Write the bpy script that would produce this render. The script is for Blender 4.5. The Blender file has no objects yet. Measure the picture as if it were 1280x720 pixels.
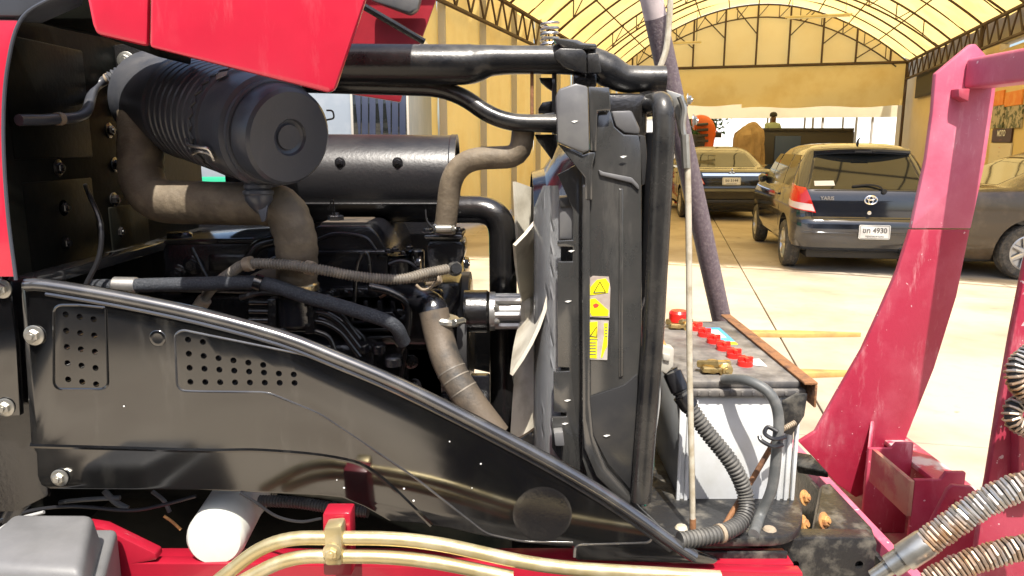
import bpy, bmesh, math, random
from mathutils import Vector, Matrix, Quaternion, noise
random.seed(7)
R = math.radians
scene = bpy.context.scene
C = scene.collection

# ------------------------------------------------------------------ camera
CAM_H = 1.52
PITCH = R(10.7)
FPX = 950.0                       # focal length in pixels of a 1280 px wide picture
cam_data = bpy.data.cameras.new('camera')
cam_data.sensor_width = 36.0
cam_data.lens = FPX / 1280 * 36
cam_data.clip_start = 0.02
cam_data.clip_end = 2000
camera = bpy.data.objects.new('camera', cam_data)
camera.location = (0, 0, CAM_H)
camera.rotation_euler = (math.pi / 2 - PITCH, 0, 0)
C.objects.link(camera)
scene.camera = camera

# ------------------------------------------------------------------ light
SUN_TO = Vector((0.03, -0.49, 0.87)).normalized()      # direction towards the sun
elev = math.asin(SUN_TO.z)
azim = math.atan2(SUN_TO.x, SUN_TO.y)                   # clockwise from +Y
world = bpy.data.worlds.new('World')
scene.world = world
world.use_nodes = True
wn = world.node_tree
wn.nodes.clear()
sky = wn.nodes.new('ShaderNodeTexSky')
sky.sky_type = 'NISHITA'
sky.sun_disc = False
sky.sun_elevation = elev
sky.sun_rotation = azim
sky.air_density = 1.0
sky.dust_density = 3.0
bg = wn.nodes.new('ShaderNodeBackground')
bg.inputs['Strength'].default_value = 0.13
wo = wn.nodes.new('ShaderNodeOutputWorld')
wn.links.new(sky.outputs[0], bg.inputs[0])
wn.links.new(bg.outputs[0], wo.inputs[0])
sun_data = bpy.data.lights.new('sun', 'SUN')
sun_data.energy = 4.6
sun_data.angle = R(0.53)
sun_data.color = (1.0, 0.94, 0.85)
sun = bpy.data.objects.new('sun', sun_data)
sun.rotation_euler = (-SUN_TO).to_track_quat('-Z', 'Y').to_euler()
sun.location = (2, -3, 8)
C.objects.link(sun)

scene.render.engine = 'CYCLES'
scene.view_settings.view_transform = 'Standard'
scene.view_settings.look = 'None'
scene.view_settings.exposure = 0.95
scene.view_settings.gamma = 1.0
scene.view_settings.use_curve_mapping = False
scene.cycles.max_bounces = 8
scene.cycles.transparent_max_bounces = 8

# ------------------------------------------------------------------ helpers
FWD = Vector((0, math.cos(PITCH), -math.sin(PITCH)))
UPV = Vector((0, math.sin(PITCH), math.cos(PITCH)))
RGT = Vector((1, 0, 0))
EYE = Vector((0, 0, CAM_H))

def at(px, py, Y):
    """world point seen at picture position (px, py) that lies at distance Y in front of the viewer"""
    d = RGT * ((px - 640) / FPX) + UPV * ((360 - py) / FPX) + FWD
    return EYE + d * (Y / d.y)

def ground_at(px, py, z=0.0):
    d = RGT * ((px - 640) / FPX) + UPV * ((360 - py) / FPX) + FWD
    return EYE + d * ((z - CAM_H) / d.z)

def rad(rpx, px, py, Y):
    p = at(px, py, Y)
    return rpx / FPX * (p - EYE).dot(FWD)

MATS = {}
def mat(name, base, rough=0.5, metal=0.0, base2=None, scale=8.0, lo=0.45, hi=0.65, detail=6.0,
        bump=0.0, bscale=60.0, coat=0.0, dust=None, dust_amt=0.5, dscale=14.0, rough2=None, spec=None,
        ior=None, scuff=None, scuff_amt=0.4, scuff_scale=9.0, chips=None, chip_scale=90.0, chip_th=0.74, wobble=0.0, translucent=None, stretch=None):
    m = bpy.data.materials.new(name)
    m.use_nodes = True
    nt = m.node_tree
    N, L = nt.nodes, nt.links
    b = N['Principled BSDF']
    b.inputs['Base Color'].default_value = (*base, 1)
    b.inputs['Roughness'].default_value = rough
    b.inputs['Metallic'].default_value = metal
    if spec is not None: b.inputs['Specular IOR Level'].default_value = spec
    if ior: b.inputs['IOR'].default_value = ior
    if coat:
        b.inputs['Coat Weight'].default_value = coat
        b.inputs['Coat Roughness'].default_value = 0.06
    tc = N.new('ShaderNodeTexCoord')
    geo = N.new('ShaderNodeNewGeometry')
    co = geo.outputs['Position']
    if stretch:
        mp = N.new('ShaderNodeMapping'); mp.inputs['Scale'].default_value = stretch
        L.new(co, mp.inputs[0]); co = mp.outputs[0]
    col = None
    def mixc(fac, a, bcol):
        mx = N.new('ShaderNodeMix'); mx.data_type = 'RGBA'
        L.new(fac, mx.inputs[0])
        if a is None: mx.inputs[6].default_value = (*base, 1)
        else: L.new(a, mx.inputs[6])
        mx.inputs[7].default_value = (*bcol, 1)
        return mx.outputs[2]
    def nz(sc, det=detail, rgh=0.6):
        n = N.new('ShaderNodeTexNoise')
        n.inputs['Scale'].default_value = sc
        n.inputs['Detail'].default_value = det
        n.inputs['Roughness'].default_value = rgh
        L.new(co, n.inputs['Vector'])
        return n.outputs[0]
    def ramp(src, a, c):
        r = N.new('ShaderNodeMapRange')
        r.inputs[1].default_value = a; r.inputs[2].default_value = c
        L.new(src, r.inputs[0])
        return r.outputs[0]
    if base2 is not None:
        f = ramp(nz(scale), lo, hi)
        col = mixc(f, col, base2)
        if rough2 is not None:
            rr = N.new('ShaderNodeMapRange')
            rr.inputs[3].default_value = rough; rr.inputs[4].default_value = rough2
            L.new(f, rr.inputs[0]); L.new(rr.outputs[0], b.inputs['Roughness'])
    if dust is not None:
        f = ramp(nz(dscale, 10, 0.7), 0.35, 0.8)
        sx = N.new('ShaderNodeSeparateXYZ'); L.new(geo.outputs['Normal'], sx.inputs[0])
        up = ramp(sx.outputs[2], -0.3, 0.9)
        mu = N.new('ShaderNodeMath'); mu.operation = 'MULTIPLY'; L.new(f, mu.inputs[0]); L.new(up, mu.inputs[1])
        m2 = N.new('ShaderNodeMath'); m2.operation = 'MULTIPLY'; L.new(mu.outputs[0], m2.inputs[0]); m2.inputs[1].default_value = dust_amt * 1.6
        m2.use_clamp = True
        col = mixc(m2.outputs[0], col, dust)
        if rough2 is None:
            rr = N.new('ShaderNodeMapRange')
            rr.inputs[3].default_value = rough; rr.inputs[4].default_value = min(0.9, rough + 0.45)
            L.new(m2.outputs[0], rr.inputs[0]); L.new(rr.outputs[0], b.inputs['Roughness'])
    if scuff is not None:
        mp2 = N.new('ShaderNodeMapping'); mp2.inputs['Rotation'].default_value = (0.3, 0.5, 0.7); mp2.inputs['Scale'].default_value = (1, 1, 0.22)
        L.new(geo.outputs['Position'], mp2.inputs[0])
        sn = N.new('ShaderNodeTexNoise'); sn.inputs['Scale'].default_value = scuff_scale * 4; sn.inputs['Detail'].default_value = 12; sn.inputs['Roughness'].default_value = 0.72
        L.new(mp2.outputs[0], sn.inputs['Vector'])
        f1 = ramp(sn.outputs[0], 0.54, 0.72)
        f2 = ramp(nz(scuff_scale, 4, 0.6), 0.40, 0.68)
        mu = N.new('ShaderNodeMath'); mu.operation = 'MULTIPLY'; L.new(f1, mu.inputs[0]); L.new(f2, mu.inputs[1])
        m2 = N.new('ShaderNodeMath'); m2.operation = 'MULTIPLY'; L.new(mu.outputs[0], m2.inputs[0]); m2.inputs[1].default_value = scuff_amt; m2.use_clamp = True
        col = mixc(m2.outputs[0], col, scuff)
    if chips is not None:
        f = ramp(nz(chip_scale, 3, 0.55), chip_th, chip_th + 0.02)
        col = mixc(f, col, chips)
    if col is not None: L.new(col, b.inputs['Base Color'])
    nrm = None
    if bump:
        bp = N.new('ShaderNodeBump'); bp.inputs['Strength'].default_value = bump; bp.inputs['Distance'].default_value = 0.004
        L.new(nz(bscale, 5, 0.6), bp.inputs['Height']); nrm = bp.outputs[0]
    if wobble:
        bp = N.new('ShaderNodeBump'); bp.inputs['Strength'].default_value = 1.0; bp.inputs['Distance'].default_value = wobble
        L.new(nz(5.0, 1, 0.4), bp.inputs['Height'])
        if nrm is not None: L.new(nrm, bp.inputs['Normal'])
        nrm = bp.outputs[0]
    if nrm is not None: L.new(nrm, b.inputs['Normal'])
    if translucent is not None:
        tr = N.new('ShaderNodeBsdfTranslucent')
        if col is not None: L.new(col, tr.inputs[0])
        else: tr.inputs[0].default_value = (*base, 1)
        ms = N.new('ShaderNodeMixShader'); ms.inputs[0].default_value = translucent
        L.new(b.outputs[0], ms.inputs[1]); L.new(tr.outputs[0], ms.inputs[2])
        L.new(ms.outputs[0], N['Material Output'].inputs[0])
    MATS[name] = m
    return m

DUST = (0.30, 0.25, 0.18)
mat('black_gloss', (0.0035, 0.0035, 0.004), 0.09, base2=(0.006, 0.006, 0.0055), scale=5, rough2=0.16, ior=2.05, scuff=(0.16, 0.15, 0.13), scuff_amt=0.22, scuff_scale=6, chips=(0.6, 0.58, 0.5), chip_scale=120, chip_th=0.80, wobble=0.0015, spec=0.5)
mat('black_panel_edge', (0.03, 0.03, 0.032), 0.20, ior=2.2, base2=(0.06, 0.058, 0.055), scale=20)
mat('black_satin', (0.007, 0.007, 0.008), 0.22, ior=1.7, bump=0.15, bscale=160, dust=DUST, dust_amt=0.10)
mat('black_cast', (0.010, 0.010, 0.0125), 0.17, bump=0.16, bscale=220, base2=(0.010, 0.010, 0.011), scale=30, ior=1.75)
mat('black_plastic', (0.046, 0.051, 0.064), 0.30, dust=(0.24, 0.22, 0.19), dust_amt=0.26, scuff=(0.2, 0.19, 0.17), scuff_amt=0.35, scuff_scale=12, bump=0.06, bscale=300)
mat('black_tube', (0.007, 0.0075, 0.009), 0.24, dust=(0.26, 0.24, 0.20), dust_amt=0.38, bump=0.08, bscale=200)
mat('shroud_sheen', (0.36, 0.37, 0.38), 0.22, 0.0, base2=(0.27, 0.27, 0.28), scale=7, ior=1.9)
mat('shed_dark', (0.05, 0.042, 0.034), 0.8, base2=(0.07, 0.055, 0.042), scale=1.5)
mat('muffler_black', (0.010, 0.010, 0.012), 0.34, dust=(0.16, 0.14, 0.12), dust_amt=0.12, bump=0.1, bscale=150)
mat('belt_rubber', (0.014, 0.014, 0.015), 0.6)
mat('firewall_black', (0.003, 0.0036, 0.0032), 0.4, spec=0.06, base2=(0.005, 0.006, 0.005), scale=9, bump=0.12, bscale=90, dust=DUST, dust_amt=0.06)
mat('hose_brown', (0.10, 0.078, 0.053), 0.58, base2=(0.18, 0.143, 0.096), scale=26, bump=0.35, bscale=140, dust=(0.34, 0.28, 0.2), dust_amt=0.35)
mat('hose_black', (0.016, 0.016, 0.018), 0.55, base2=(0.035, 0.034, 0.033), scale=120, bump=0.5, bscale=420)
mat('hose_sheath', (0.022, 0.026, 0.034), 0.6, base2=(0.06, 0.065, 0.075), scale=400, bump=0.6, bscale=500)
mat('hose_worn', (0.11, 0.085, 0.06), 0.6, base2=(0.03, 0.028, 0.025), scale=18, bump=0.2, bscale=200)
mat('conduit_grey', (0.13, 0.115, 0.095), 0.5, base2=(0.22, 0.19, 0.15), scale=40)
mat('conduit_black', (0.035, 0.036, 0.037), 0.38, dust=(0.3, 0.28, 0.24), dust_amt=0.4)
mat('tape_tan', (0.30, 0.24, 0.17), 0.6, base2=(0.2, 0.15, 0.1), scale=60)
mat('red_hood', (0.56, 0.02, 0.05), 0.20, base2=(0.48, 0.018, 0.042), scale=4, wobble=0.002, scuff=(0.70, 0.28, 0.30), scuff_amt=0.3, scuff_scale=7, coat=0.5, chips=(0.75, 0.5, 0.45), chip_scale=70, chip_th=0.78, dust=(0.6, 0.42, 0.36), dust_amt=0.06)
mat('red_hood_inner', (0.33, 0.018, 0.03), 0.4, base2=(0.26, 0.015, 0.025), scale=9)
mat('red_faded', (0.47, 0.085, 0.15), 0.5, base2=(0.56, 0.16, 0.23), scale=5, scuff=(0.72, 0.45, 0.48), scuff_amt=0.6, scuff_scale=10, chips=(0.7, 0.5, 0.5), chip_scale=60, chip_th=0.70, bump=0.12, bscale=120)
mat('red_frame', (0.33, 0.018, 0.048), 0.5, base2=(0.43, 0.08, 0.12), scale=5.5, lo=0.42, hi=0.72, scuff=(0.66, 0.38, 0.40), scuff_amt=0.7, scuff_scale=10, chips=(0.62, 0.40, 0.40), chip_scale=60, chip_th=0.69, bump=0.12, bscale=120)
mat('red_worn', (0.46, 0.05, 0.09), 0.5, base2=(0.55, 0.47, 0.45), scale=16, lo=0.48, hi=0.6, bump=0.15, bscale=120)
mat('red_bright', (0.34, 0.009, 0.026), 0.34, base2=(0.28, 0.008, 0.022), scale=8, coat=0.3, chips=(0.6, 0.4, 0.35), chip_scale=60, chip_th=0.78)
mat('red_rust', (0.36, 0.06, 0.07), 0.6, base2=(0.40, 0.22, 0.14), scale=14, lo=0.45, hi=0.6, bump=0.2)
mat('red_cap', (0.72, 0.02, 0.015), 0.3, base2=(0.6, 0.03, 0.02), scale=30)
mat('grey_plastic', (0.135, 0.135, 0.137), 0.45, base2=(0.11, 0.11, 0.11), scale=12, bump=0.06, bscale=250, dust=(0.2, 0.195, 0.185), dust_amt=0.2)
mat('grey_trim', (0.055, 0.062, 0.078), 0.40, base2=(0.045, 0.05, 0.062), scale=14)
mat('shroud_grey', (0.035, 0.035, 0.034), 0.13, base2=(0.048, 0.046, 0.043), scale=10, ior=1.9, wobble=0.0012, scuff=(0.2, 0.19, 0.17), scuff_amt=0.3, scuff_scale=8, chips=(0.6, 0.6, 0.56), chip_scale=90, chip_th=0.80)
mat('shroud_light', (0.10, 0.10, 0.104), 0.30, base2=(0.13, 0.13, 0.128), scale=14, dust=(0.42, 0.40, 0.36), dust_amt=0.2)
mat('shroud_dark', (0.03, 0.03, 0.031), 0.24, base2=(0.045, 0.043, 0.04), scale=12)
mat('fan_plastic', (0.62, 0.58, 0.48), 0.4, base2=(0.30, 0.26, 0.19), scale=9, lo=0.45, hi=0.65)
mat('alloy', (0.48, 0.47, 0.45), 0.42, 0.85, base2=(0.35, 0.34, 0.32), scale=40)
mat('steel', (0.55, 0.54, 0.52), 0.32, 0.95, base2=(0.38, 0.36, 0.33), scale=60)
mat('brass', (0.62, 0.46, 0.20), 0.38, 0.9, base2=(0.4, 0.27, 0.1), scale=70)
mat('brass_band', (0.66, 0.52, 0.30), 0.25, 0.9)
mat('rust', (0.24, 0.11, 0.045), 0.75, base2=(0.10, 0.05, 0.03), scale=50, bump=0.5, bscale=160)
mat('rust_orange', (0.48, 0.25, 0.08), 0.75, base2=(0.3, 0.13, 0.05), scale=80, bump=0.4, bscale=200)
mat('zinc_yellow', (0.56, 0.46, 0.24), 0.33, 0.7, base2=(0.66, 0.58, 0.38), scale=22, rough2=0.45, bump=0.04)
mat('zinc_white', (0.48, 0.47, 0.43), 0.33, 0.85, base2=(0.36, 0.35, 0.31), scale=40)
mat('coil_steel', (0.50, 0.48, 0.45), 0.34, 0.8, base2=(0.40, 0.22, 0.09), scale=7, lo=0.44, hi=0.60, rough2=0.6)
mat('filter_white', (0.60, 0.61, 0.55), 0.28, base2=(0.54, 0.55, 0.49), scale=15)
mat('battery_white', (0.62, 0.64, 0.66), 0.33, base2=(0.52, 0.53, 0.52), scale=9, dust=(0.6, 0.55, 0.45), dust_amt=0.2)
mat('battery_lid', (0.05, 0.05, 0.055), 0.42, base2=(0.12, 0.11, 0.10), scale=28, dust=(0.35, 0.32, 0.28), dust_amt=0.5)
mat('cable_grey', (0.085, 0.09, 0.09), 0.5, base2=(0.14, 0.14, 0.135), scale=45)
mat('wire_black', (0.015, 0.015, 0.017), 0.32)
mat('wire_white', (0.35, 0.35, 0.34), 0.4)
mat('wire_green', (0.03, 0.42, 0.28), 0.4)
mat('connector_white', (0.42, 0.40, 0.35), 0.42)
mat('pole_mauve', (0.13, 0.10, 0.115), 0.6, base2=(0.20, 0.165, 0.17), scale=170, bump=0.4, bscale=300, rough2=0.7)
mat('pole_pink', (0.58, 0.50, 0.50), 0.6, base2=(0.5, 0.43, 0.43), scale=60)  # pole colour where the sun strikes it
mat('rod_beige', (0.48, 0.44, 0.35), 0.45, base2=(0.34, 0.29, 0.2), scale=50)
mat('mud_black', (0.016, 0.016, 0.017), 0.34, base2=(0.13, 0.12, 0.10), scale=30, lo=0.5, hi=0.72, bump=0.4, bscale=90)
mat('sticker_yellow', (0.86, 0.74, 0.01), 0.32, base2=(0.78, 0.66, 0.02), scale=30)
mat('sticker_clear', (0.42, 0.38, 0.34), 0.3, base2=(0.34, 0.27, 0.23), scale=40)
mat('ink_black', (0.02, 0.02, 0.02), 0.5)
mat('ink_grey', (0.12, 0.12, 0.12), 0.5)
mat('ink_red', (0.6, 0.06, 0.03), 0.5)
mat('chip_white', (0.75, 0.74, 0.70), 0.5)
mat('sticker_blue', (0.05, 0.33, 0.62), 0.4)
mat('concrete', (0.43, 0.37, 0.285), 0.8, base2=(0.25, 0.20, 0.145), scale=0.8, lo=0.42, hi=0.72, detail=12, bump=0.15, bscale=45, scuff=(0.19, 0.16, 0.12), scuff_amt=0.75, scuff_scale=1.1, chips=(0.24, 0.20, 0.15), chip_scale=3.0, chip_th=0.70)
mat('joint_dark', (0.16, 0.13, 0.10), 0.9)
mat('ground_far', (0.42, 0.37, 0.29), 0.85, base2=(0.34, 0.29, 0.22), scale=0.3)
mat('tent_fabric', (0.90, 0.66, 0.25), 0.6, base2=(0.82, 0.57, 0.19), scale=0.9, translucent=0.68)
mat('gable_fabric', (0.92, 0.76, 0.38), 0.6, base2=(0.88, 0.70, 0.32), scale=0.5, translucent=0.55)
mat('tent_pale', (0.80, 0.74, 0.55), 0.6, base2=(0.74, 0.68, 0.5), scale=0.7, translucent=0.5)
mat('curtain_yellow', (0.93, 0.70, 0.26), 0.6, base2=(0.86, 0.60, 0.19), scale=0.9, translucent=0.6)
mat('truss_brown', (0.05, 0.03, 0.018), 0.6, base2=(0.08, 0.045, 0.025), scale=3)
mat('truss_grey', (0.40, 0.38, 0.34), 0.55)
mat('wall_cream', (0.66, 0.54, 0.30), 0.8, base2=(0.62, 0.50, 0.27), scale=1.3)
mat('wall_grey', (0.33, 0.30, 0.25), 0.8)
mat('wall_white', (0.72, 0.74, 0.74), 0.7, base2=(0.66, 0.68, 0.7), scale=1.5)
mat('booth_blue', (0.20, 0.235, 0.28), 0.55, base2=(0.25, 0.28, 0.32), scale=3)
mat('curtain_blue', (0.014, 0.022, 0.052), 0.7, base2=(0.024, 0.034, 0.07), scale=4)
mat('green_paint', (0.012, 0.30, 0.16), 0.5)
mat('car_black', (0.012, 0.013, 0.016), 0.10, coat=0.6, base2=(0.02, 0.02, 0.022), scale=6)
mat('car_navy', (0.016, 0.019, 0.027), 0.10, coat=1.0, base2=(0.02, 0.023, 0.031), scale=5)
mat('car_brown', (0.060, 0.043, 0.026), 0.16, coat=0.3, base2=(0.10, 0.072, 0.045), scale=5)
mat('car_trim', (0.015, 0.015, 0.016), 0.5)
mat('car_glass', (0.012, 0.014, 0.014), 0.04, spec=0.7)
mat('tyre', (0.05, 0.047, 0.042), 0.8, base2=(0.12, 0.105, 0.085), scale=20, bump=0.4, bscale=60)
mat('rim', (0.5, 0.5, 0.5), 0.35, 0.8)
mat('chrome', (0.75, 0.75, 0.76), 0.14, 1.0)
mat('lamp_red', (0.60, 0.02, 0.012), 0.12, coat=0.6)
mat('lamp_clear', (0.62, 0.52, 0.50), 0.15, coat=0.6)
mat('plate_white', (0.78, 0.79, 0.77), 0.4)
mat('fork_yellow', (0.45, 0.29, 0.09), 0.65, base2=(0.34, 0.19, 0.07), scale=6, bump=0.2)
mat('orange_paint', (0.60, 0.11, 0.02), 0.4)
mat('truck_dark', (0.035, 0.035, 0.04), 0.5)
mat('truck_blue', (0.03, 0.06, 0.16), 0.5)
mat('tarp_brown', (0.33, 0.235, 0.13), 0.85, base2=(0.24, 0.165, 0.085), scale=3)
mat('skin', (0.12, 0.065, 0.04), 0.55)
mat('hair', (0.012, 0.010, 0.009), 0.6)
mat('shirt_green', (0.34, 0.42, 0.30), 0.85)
mat('cloth_dark', (0.014, 0.015, 0.018), 0.9)
mat('poster_orange', (0.72, 0.22, 0.03), 0.6, base2=(0.75, 0.33, 0.08), scale=5)
mat('poster_photo', (0.42, 0.38, 0.30), 0.6, base2=(0.07, 0.09, 0.05), scale=7, lo=0.48, hi=0.54)
mat('poster_dark', (0.05, 0.02, 0.02), 0.5)
mat('poster_paper', (0.66, 0.62, 0.52), 0.6)
mat('bark', (0.10, 0.07, 0.045), 0.9)
mat('leaf', (0.06, 0.13, 0.025), 0.6, base2=(0.10, 0.17, 0.04), scale=2, translucent=0.3)
mat('radiator_core', (0.02, 0.02, 0.02), 0.5)
M = MATS

WORLD = {}
def wloc(o):
    return WORLD.get(o.name, Vector((0, 0, 0)))

def thing(name, label, cat, loc=(0, 0, 0), group=None):
    o = bpy.data.objects.new(name, None)
    C.objects.link(o)
    o.location = loc
    o.empty_display_size = 0.1
    WORLD[o.name] = Vector(loc)
    if label: o['label'] = label
    if cat: o['category'] = cat
    if group: o['group'] = group
    return o

def part_empty(name, parent, loc):
    o = bpy.data.objects.new(name, None)
    C.objects.link(o)
    o.parent = parent
    o.location = Vector(loc) - wloc(parent)
    WORLD[o.name] = Vector(loc)
    return o

def link_mesh(name, me, parent, centre):
    o = bpy.data.objects.new(name, me)
    C.objects.link(o)
    WORLD[o.name] = Vector(centre)
    if parent is not None:
        o.parent = parent
        o.location = Vector(centre) - wloc(parent)
    else:
        o.location = centre
    return o

def obj(name, bm, m, parent=None, smooth=True, ang=38, label=None, cat=None, group=None, kind=None, recalc=True):
    if recalc: bmesh.ops.recalc_face_normals(bm, faces=bm.faces)
    xs = [v.co for v in bm.verts]
    c = [(min(v[i] for v in xs) + max(v[i] for v in xs)) / 2 for i in range(3)]
    c = Vector(c)
    for v in bm.verts: v.co -= c
    me = bpy.data.meshes.new(name)
    bm.to_mesh(me); bm.free()
    if smooth:
        for p in me.polygons: p.use_smooth = True
        me.set_sharp_from_angle(angle=R(ang))
    ms = m if isinstance(m, (list, tuple)) else [m]
    for q in ms: me.materials.append(M[q])
    o = link_mesh(name, me, parent, c)
    if label: o['label'] = label
    if cat: o['category'] = cat
    if group: o['group'] = group
    if kind: o['kind'] = kind
    return o

def copy_tree(o, parent=None):
    c = o.copy(); C.objects.link(c); c.parent = parent
    for ch in list(o.children): copy_tree(ch, c)
    return c

def bevel(bm, w, seg=2, ang=25):
    if w <= 0: return bm
    bm.normal_update()
    es = [e for e in bm.edges if len(e.link_faces) == 2 and e.calc_face_angle(0) > R(ang)]
    bmesh.ops.bevel(bm, geom=es, offset=w, segments=seg, affect='EDGES', clamp_overlap=True, profile=0.5)
    return bm

def box(x0, x1, y0, y1, z0, z1, bv=0.003, bm=None, seg=2):
    b = bmesh.new()
    r = bmesh.ops.create_cube(b, size=1)
    for v in b.verts:
        v.co = Vector(((x0 + x1) / 2 + v.co.x * (x1 - x0), (y0 + y1) / 2 + v.co.y * (y1 - y0), (z0 + z1) / 2 + v.co.z * (z1 - z0)))
    bevel(b, bv, seg)
    return merge(bm, b)

def merge(a, b):
    if a is None: return b
    me = bpy.data.meshes.new('tmp')
    b.to_mesh(me); b.free()
    a.from_mesh(me)
    bpy.data.meshes.remove(me)
    return a

def pbox(px0, px1, py0, py1, Y0, Y1, bv=0.003, bm=None, seg=2):
    """box whose face nearest the viewer covers px0..px1, py0..py1 at distance Y0"""
    a, c = at(px0, py0, Y0), at(px1, py1, Y0)
    m = at((px0 + px1) / 2, (py0 + py1) / 2, Y0)
    return box(at(px0, (py0 + py1) / 2, Y0).x, at(px1, (py0 + py1) / 2, Y0).x, Y0, Y1,
               at((px0 + px1) / 2, py1, Y0).z, at((px0 + px1) / 2, py0, Y0).z, bv, bm, seg)

def prism(pts, d, bv=0.002, bm=None, seg=2):
    """pts: world points of a (planar) outline; d: extrusion vector"""
    b = bmesh.new()
    d = Vector(d)
    vs = [b.verts.new(Vector(p)) for p in pts]
    ws = [b.verts.new(Vector(p) + d) for p in pts]
    n = len(vs)
    b.faces.new(vs); b.faces.new(list(reversed(ws)))
    for i in range(n):
        b.faces.new((vs[i], vs[(i + 1) % n], ws[(i + 1) % n], ws[i]))
    bmesh.ops.recalc_face_normals(b, faces=b.faces)
    bevel(b, bv, seg)
    return merge(bm, b)

def pprism(pxs, Y, depth, bv=0.002, bm=None, rnd=0, seg=2):
    pts = [at(x, y, Y) for x, y in pxs]
    if rnd: pts = round_poly(pts, rnd)
    return prism(pts, (0, depth, 0), bv, bm, seg)

def round_poly(pts, r, n=4):
    out = []
    k = len(pts)
    for i in range(k):
        a, b, c = Vector(pts[i - 1]), Vector(pts[i]), Vector(pts[(i + 1) % k])
        u, v = (a - b), (c - b)
        rr = min(r, u.length * 0.45, v.length * 0.45)
        if u.angle(v, 0) > R(165): out.append(b); continue
        p, q = b + u.normalized() * rr, b + v.normalized() * rr
        for j in range(n + 1):
            t = j / n
            out.append((1 - t) ** 2 * p + 2 * t * (1 - t) * b + t * t * q)
    return out

def catmull(pts, n=8):
    pts = [Vector(p) for p in pts]
    if len(pts) < 3: return pts
    P = [pts[0] * 2 - pts[1]] + pts + [pts[-1] * 2 - pts[-2]]
    out = []
    for i in range(1, len(P) - 2):
        p0, p1, p2, p3 = P[i - 1], P[i], P[i + 1], P[i + 2]
        for j in range(n):
            t = j / n
            out.append(0.5 * ((2 * p1) + (-p0 + p2) * t + (2 * p0 - 5 * p1 + 4 * p2 - p3) * t * t + (-p0 + 3 * p1 - 3 * p2 + p3) * t ** 3))
    out.append(pts[-1])
    return out

def fillet(pts, r, n=7):
    """polyline with rounded corners of size r (a list or a number)"""
    pts = [Vector(p) for p in pts]
    out = [pts[0]]
    for i in range(1, len(pts) - 1):
        a, b, c = pts[i - 1], pts[i], pts[i + 1]
        rr = r if not isinstance(r, (list, tuple)) else r[i - 1]
        u, v = a - b, c - b
        rr = min(rr, u.length * 0.48, v.length * 0.48)
        p, q = b + u.normalized() * rr, b + v.normalized() * rr
        for j in range(n + 1):
            t = j / n
            out.append((1 - t) ** 2 * p + 2 * t * (1 - t) * b + t * t * q)
    out.append(pts[-1])
    return out

def resample(pts, step):
    pts = [Vector(p) for p in pts]
    L = [0]
    for i in range(1, len(pts)): L.append(L[-1] + (pts[i] - pts[i - 1]).length)
    n = max(2, int(L[-1] / step))
    out = []; j = 0
    for k in range(n + 1):
        s = L[-1] * k / n
        while j < len(L) - 2 and L[j + 1] < s: j += 1
        t = (s - L[j]) / max(1e-9, L[j + 1] - L[j])
        out.append(pts[j].lerp(pts[j + 1], min(1, max(0, t))))
    return out

def tube(pts, r, seg=14, bm=None, cap=True, flat=1.0, hollow=0.0):
    """round tube through pts; r a number or one per point; flat squashes it along its binormal"""
    b = bmesh.new()
    pts = [Vector(p) for p in pts]
    n = len(pts)
    rs = r if isinstance(r, (list, tuple)) else [r] * n
    if len(rs) != n:
        rs = [rs[0] + (rs[-1] - rs[0]) * i / (n - 1) for i in range(n)]
    T = []
    for i in range(n):
        d = pts[min(i + 1, n - 1)] - pts[max(i - 1, 0)]
        T.append(d.normalized())
    up = Vector((0, 0, 1)) if abs(T[0].z) < 0.9 else Vector((0, 1, 0))
    N = (up - T[0] * up.dot(T[0])).normalized()
    rings = []
    for i in range(n):
        if i:
            q = T[i - 1].rotation_difference(T[i])
            N = (q @ N); N = (N - T[i] * N.dot(T[i])).normalized()
        B = T[i].cross(N)
        rings.append([b.verts.new(pts[i] + (N * math.cos(2 * math.pi * k / seg) + B * math.sin(2 * math.pi * k / seg) * flat) * rs[i]) for k in range(seg)])
    for i in range(n - 1):
        for k in range(seg):
            b.faces.new((rings[i][k], rings[i][(k + 1) % seg], rings[i + 1][(k + 1) % seg], rings[i + 1][k]))
    if cap:
        b.faces.new(list(reversed(rings[0])))
        if hollow:
            inner = [b.verts.new(pts[-1] + (v.co - pts[-1]) * hollow) for v in rings[-1]]
            deep = [b.verts.new(v.co - T[-1] * rs[-1] * 2) for v in inner]
            for k in range(seg):
                b.faces.new((rings[-1][k], rings[-1][(k + 1) % seg], inner[(k + 1) % seg], inner[k]))
                b.faces.new((inner[k], inner[(k + 1) % seg], deep[(k + 1) % seg], deep[k]))
            b.faces.new(deep)
        else:
            b.faces.new(rings[-1])
    return merge(bm, b)

def ribbed(pts, r, pitch, depth, seg=14, bm=None, coil=False):
    L = resample(pts, pitch / 4)
    rs = []
    for i in range(len(L)):
        rs.append(r - depth * (0.5 - 0.5 * math.cos(2 * math.pi * i / 4 + math.pi / 4)))
    return tube(L, rs, seg, bm)

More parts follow.
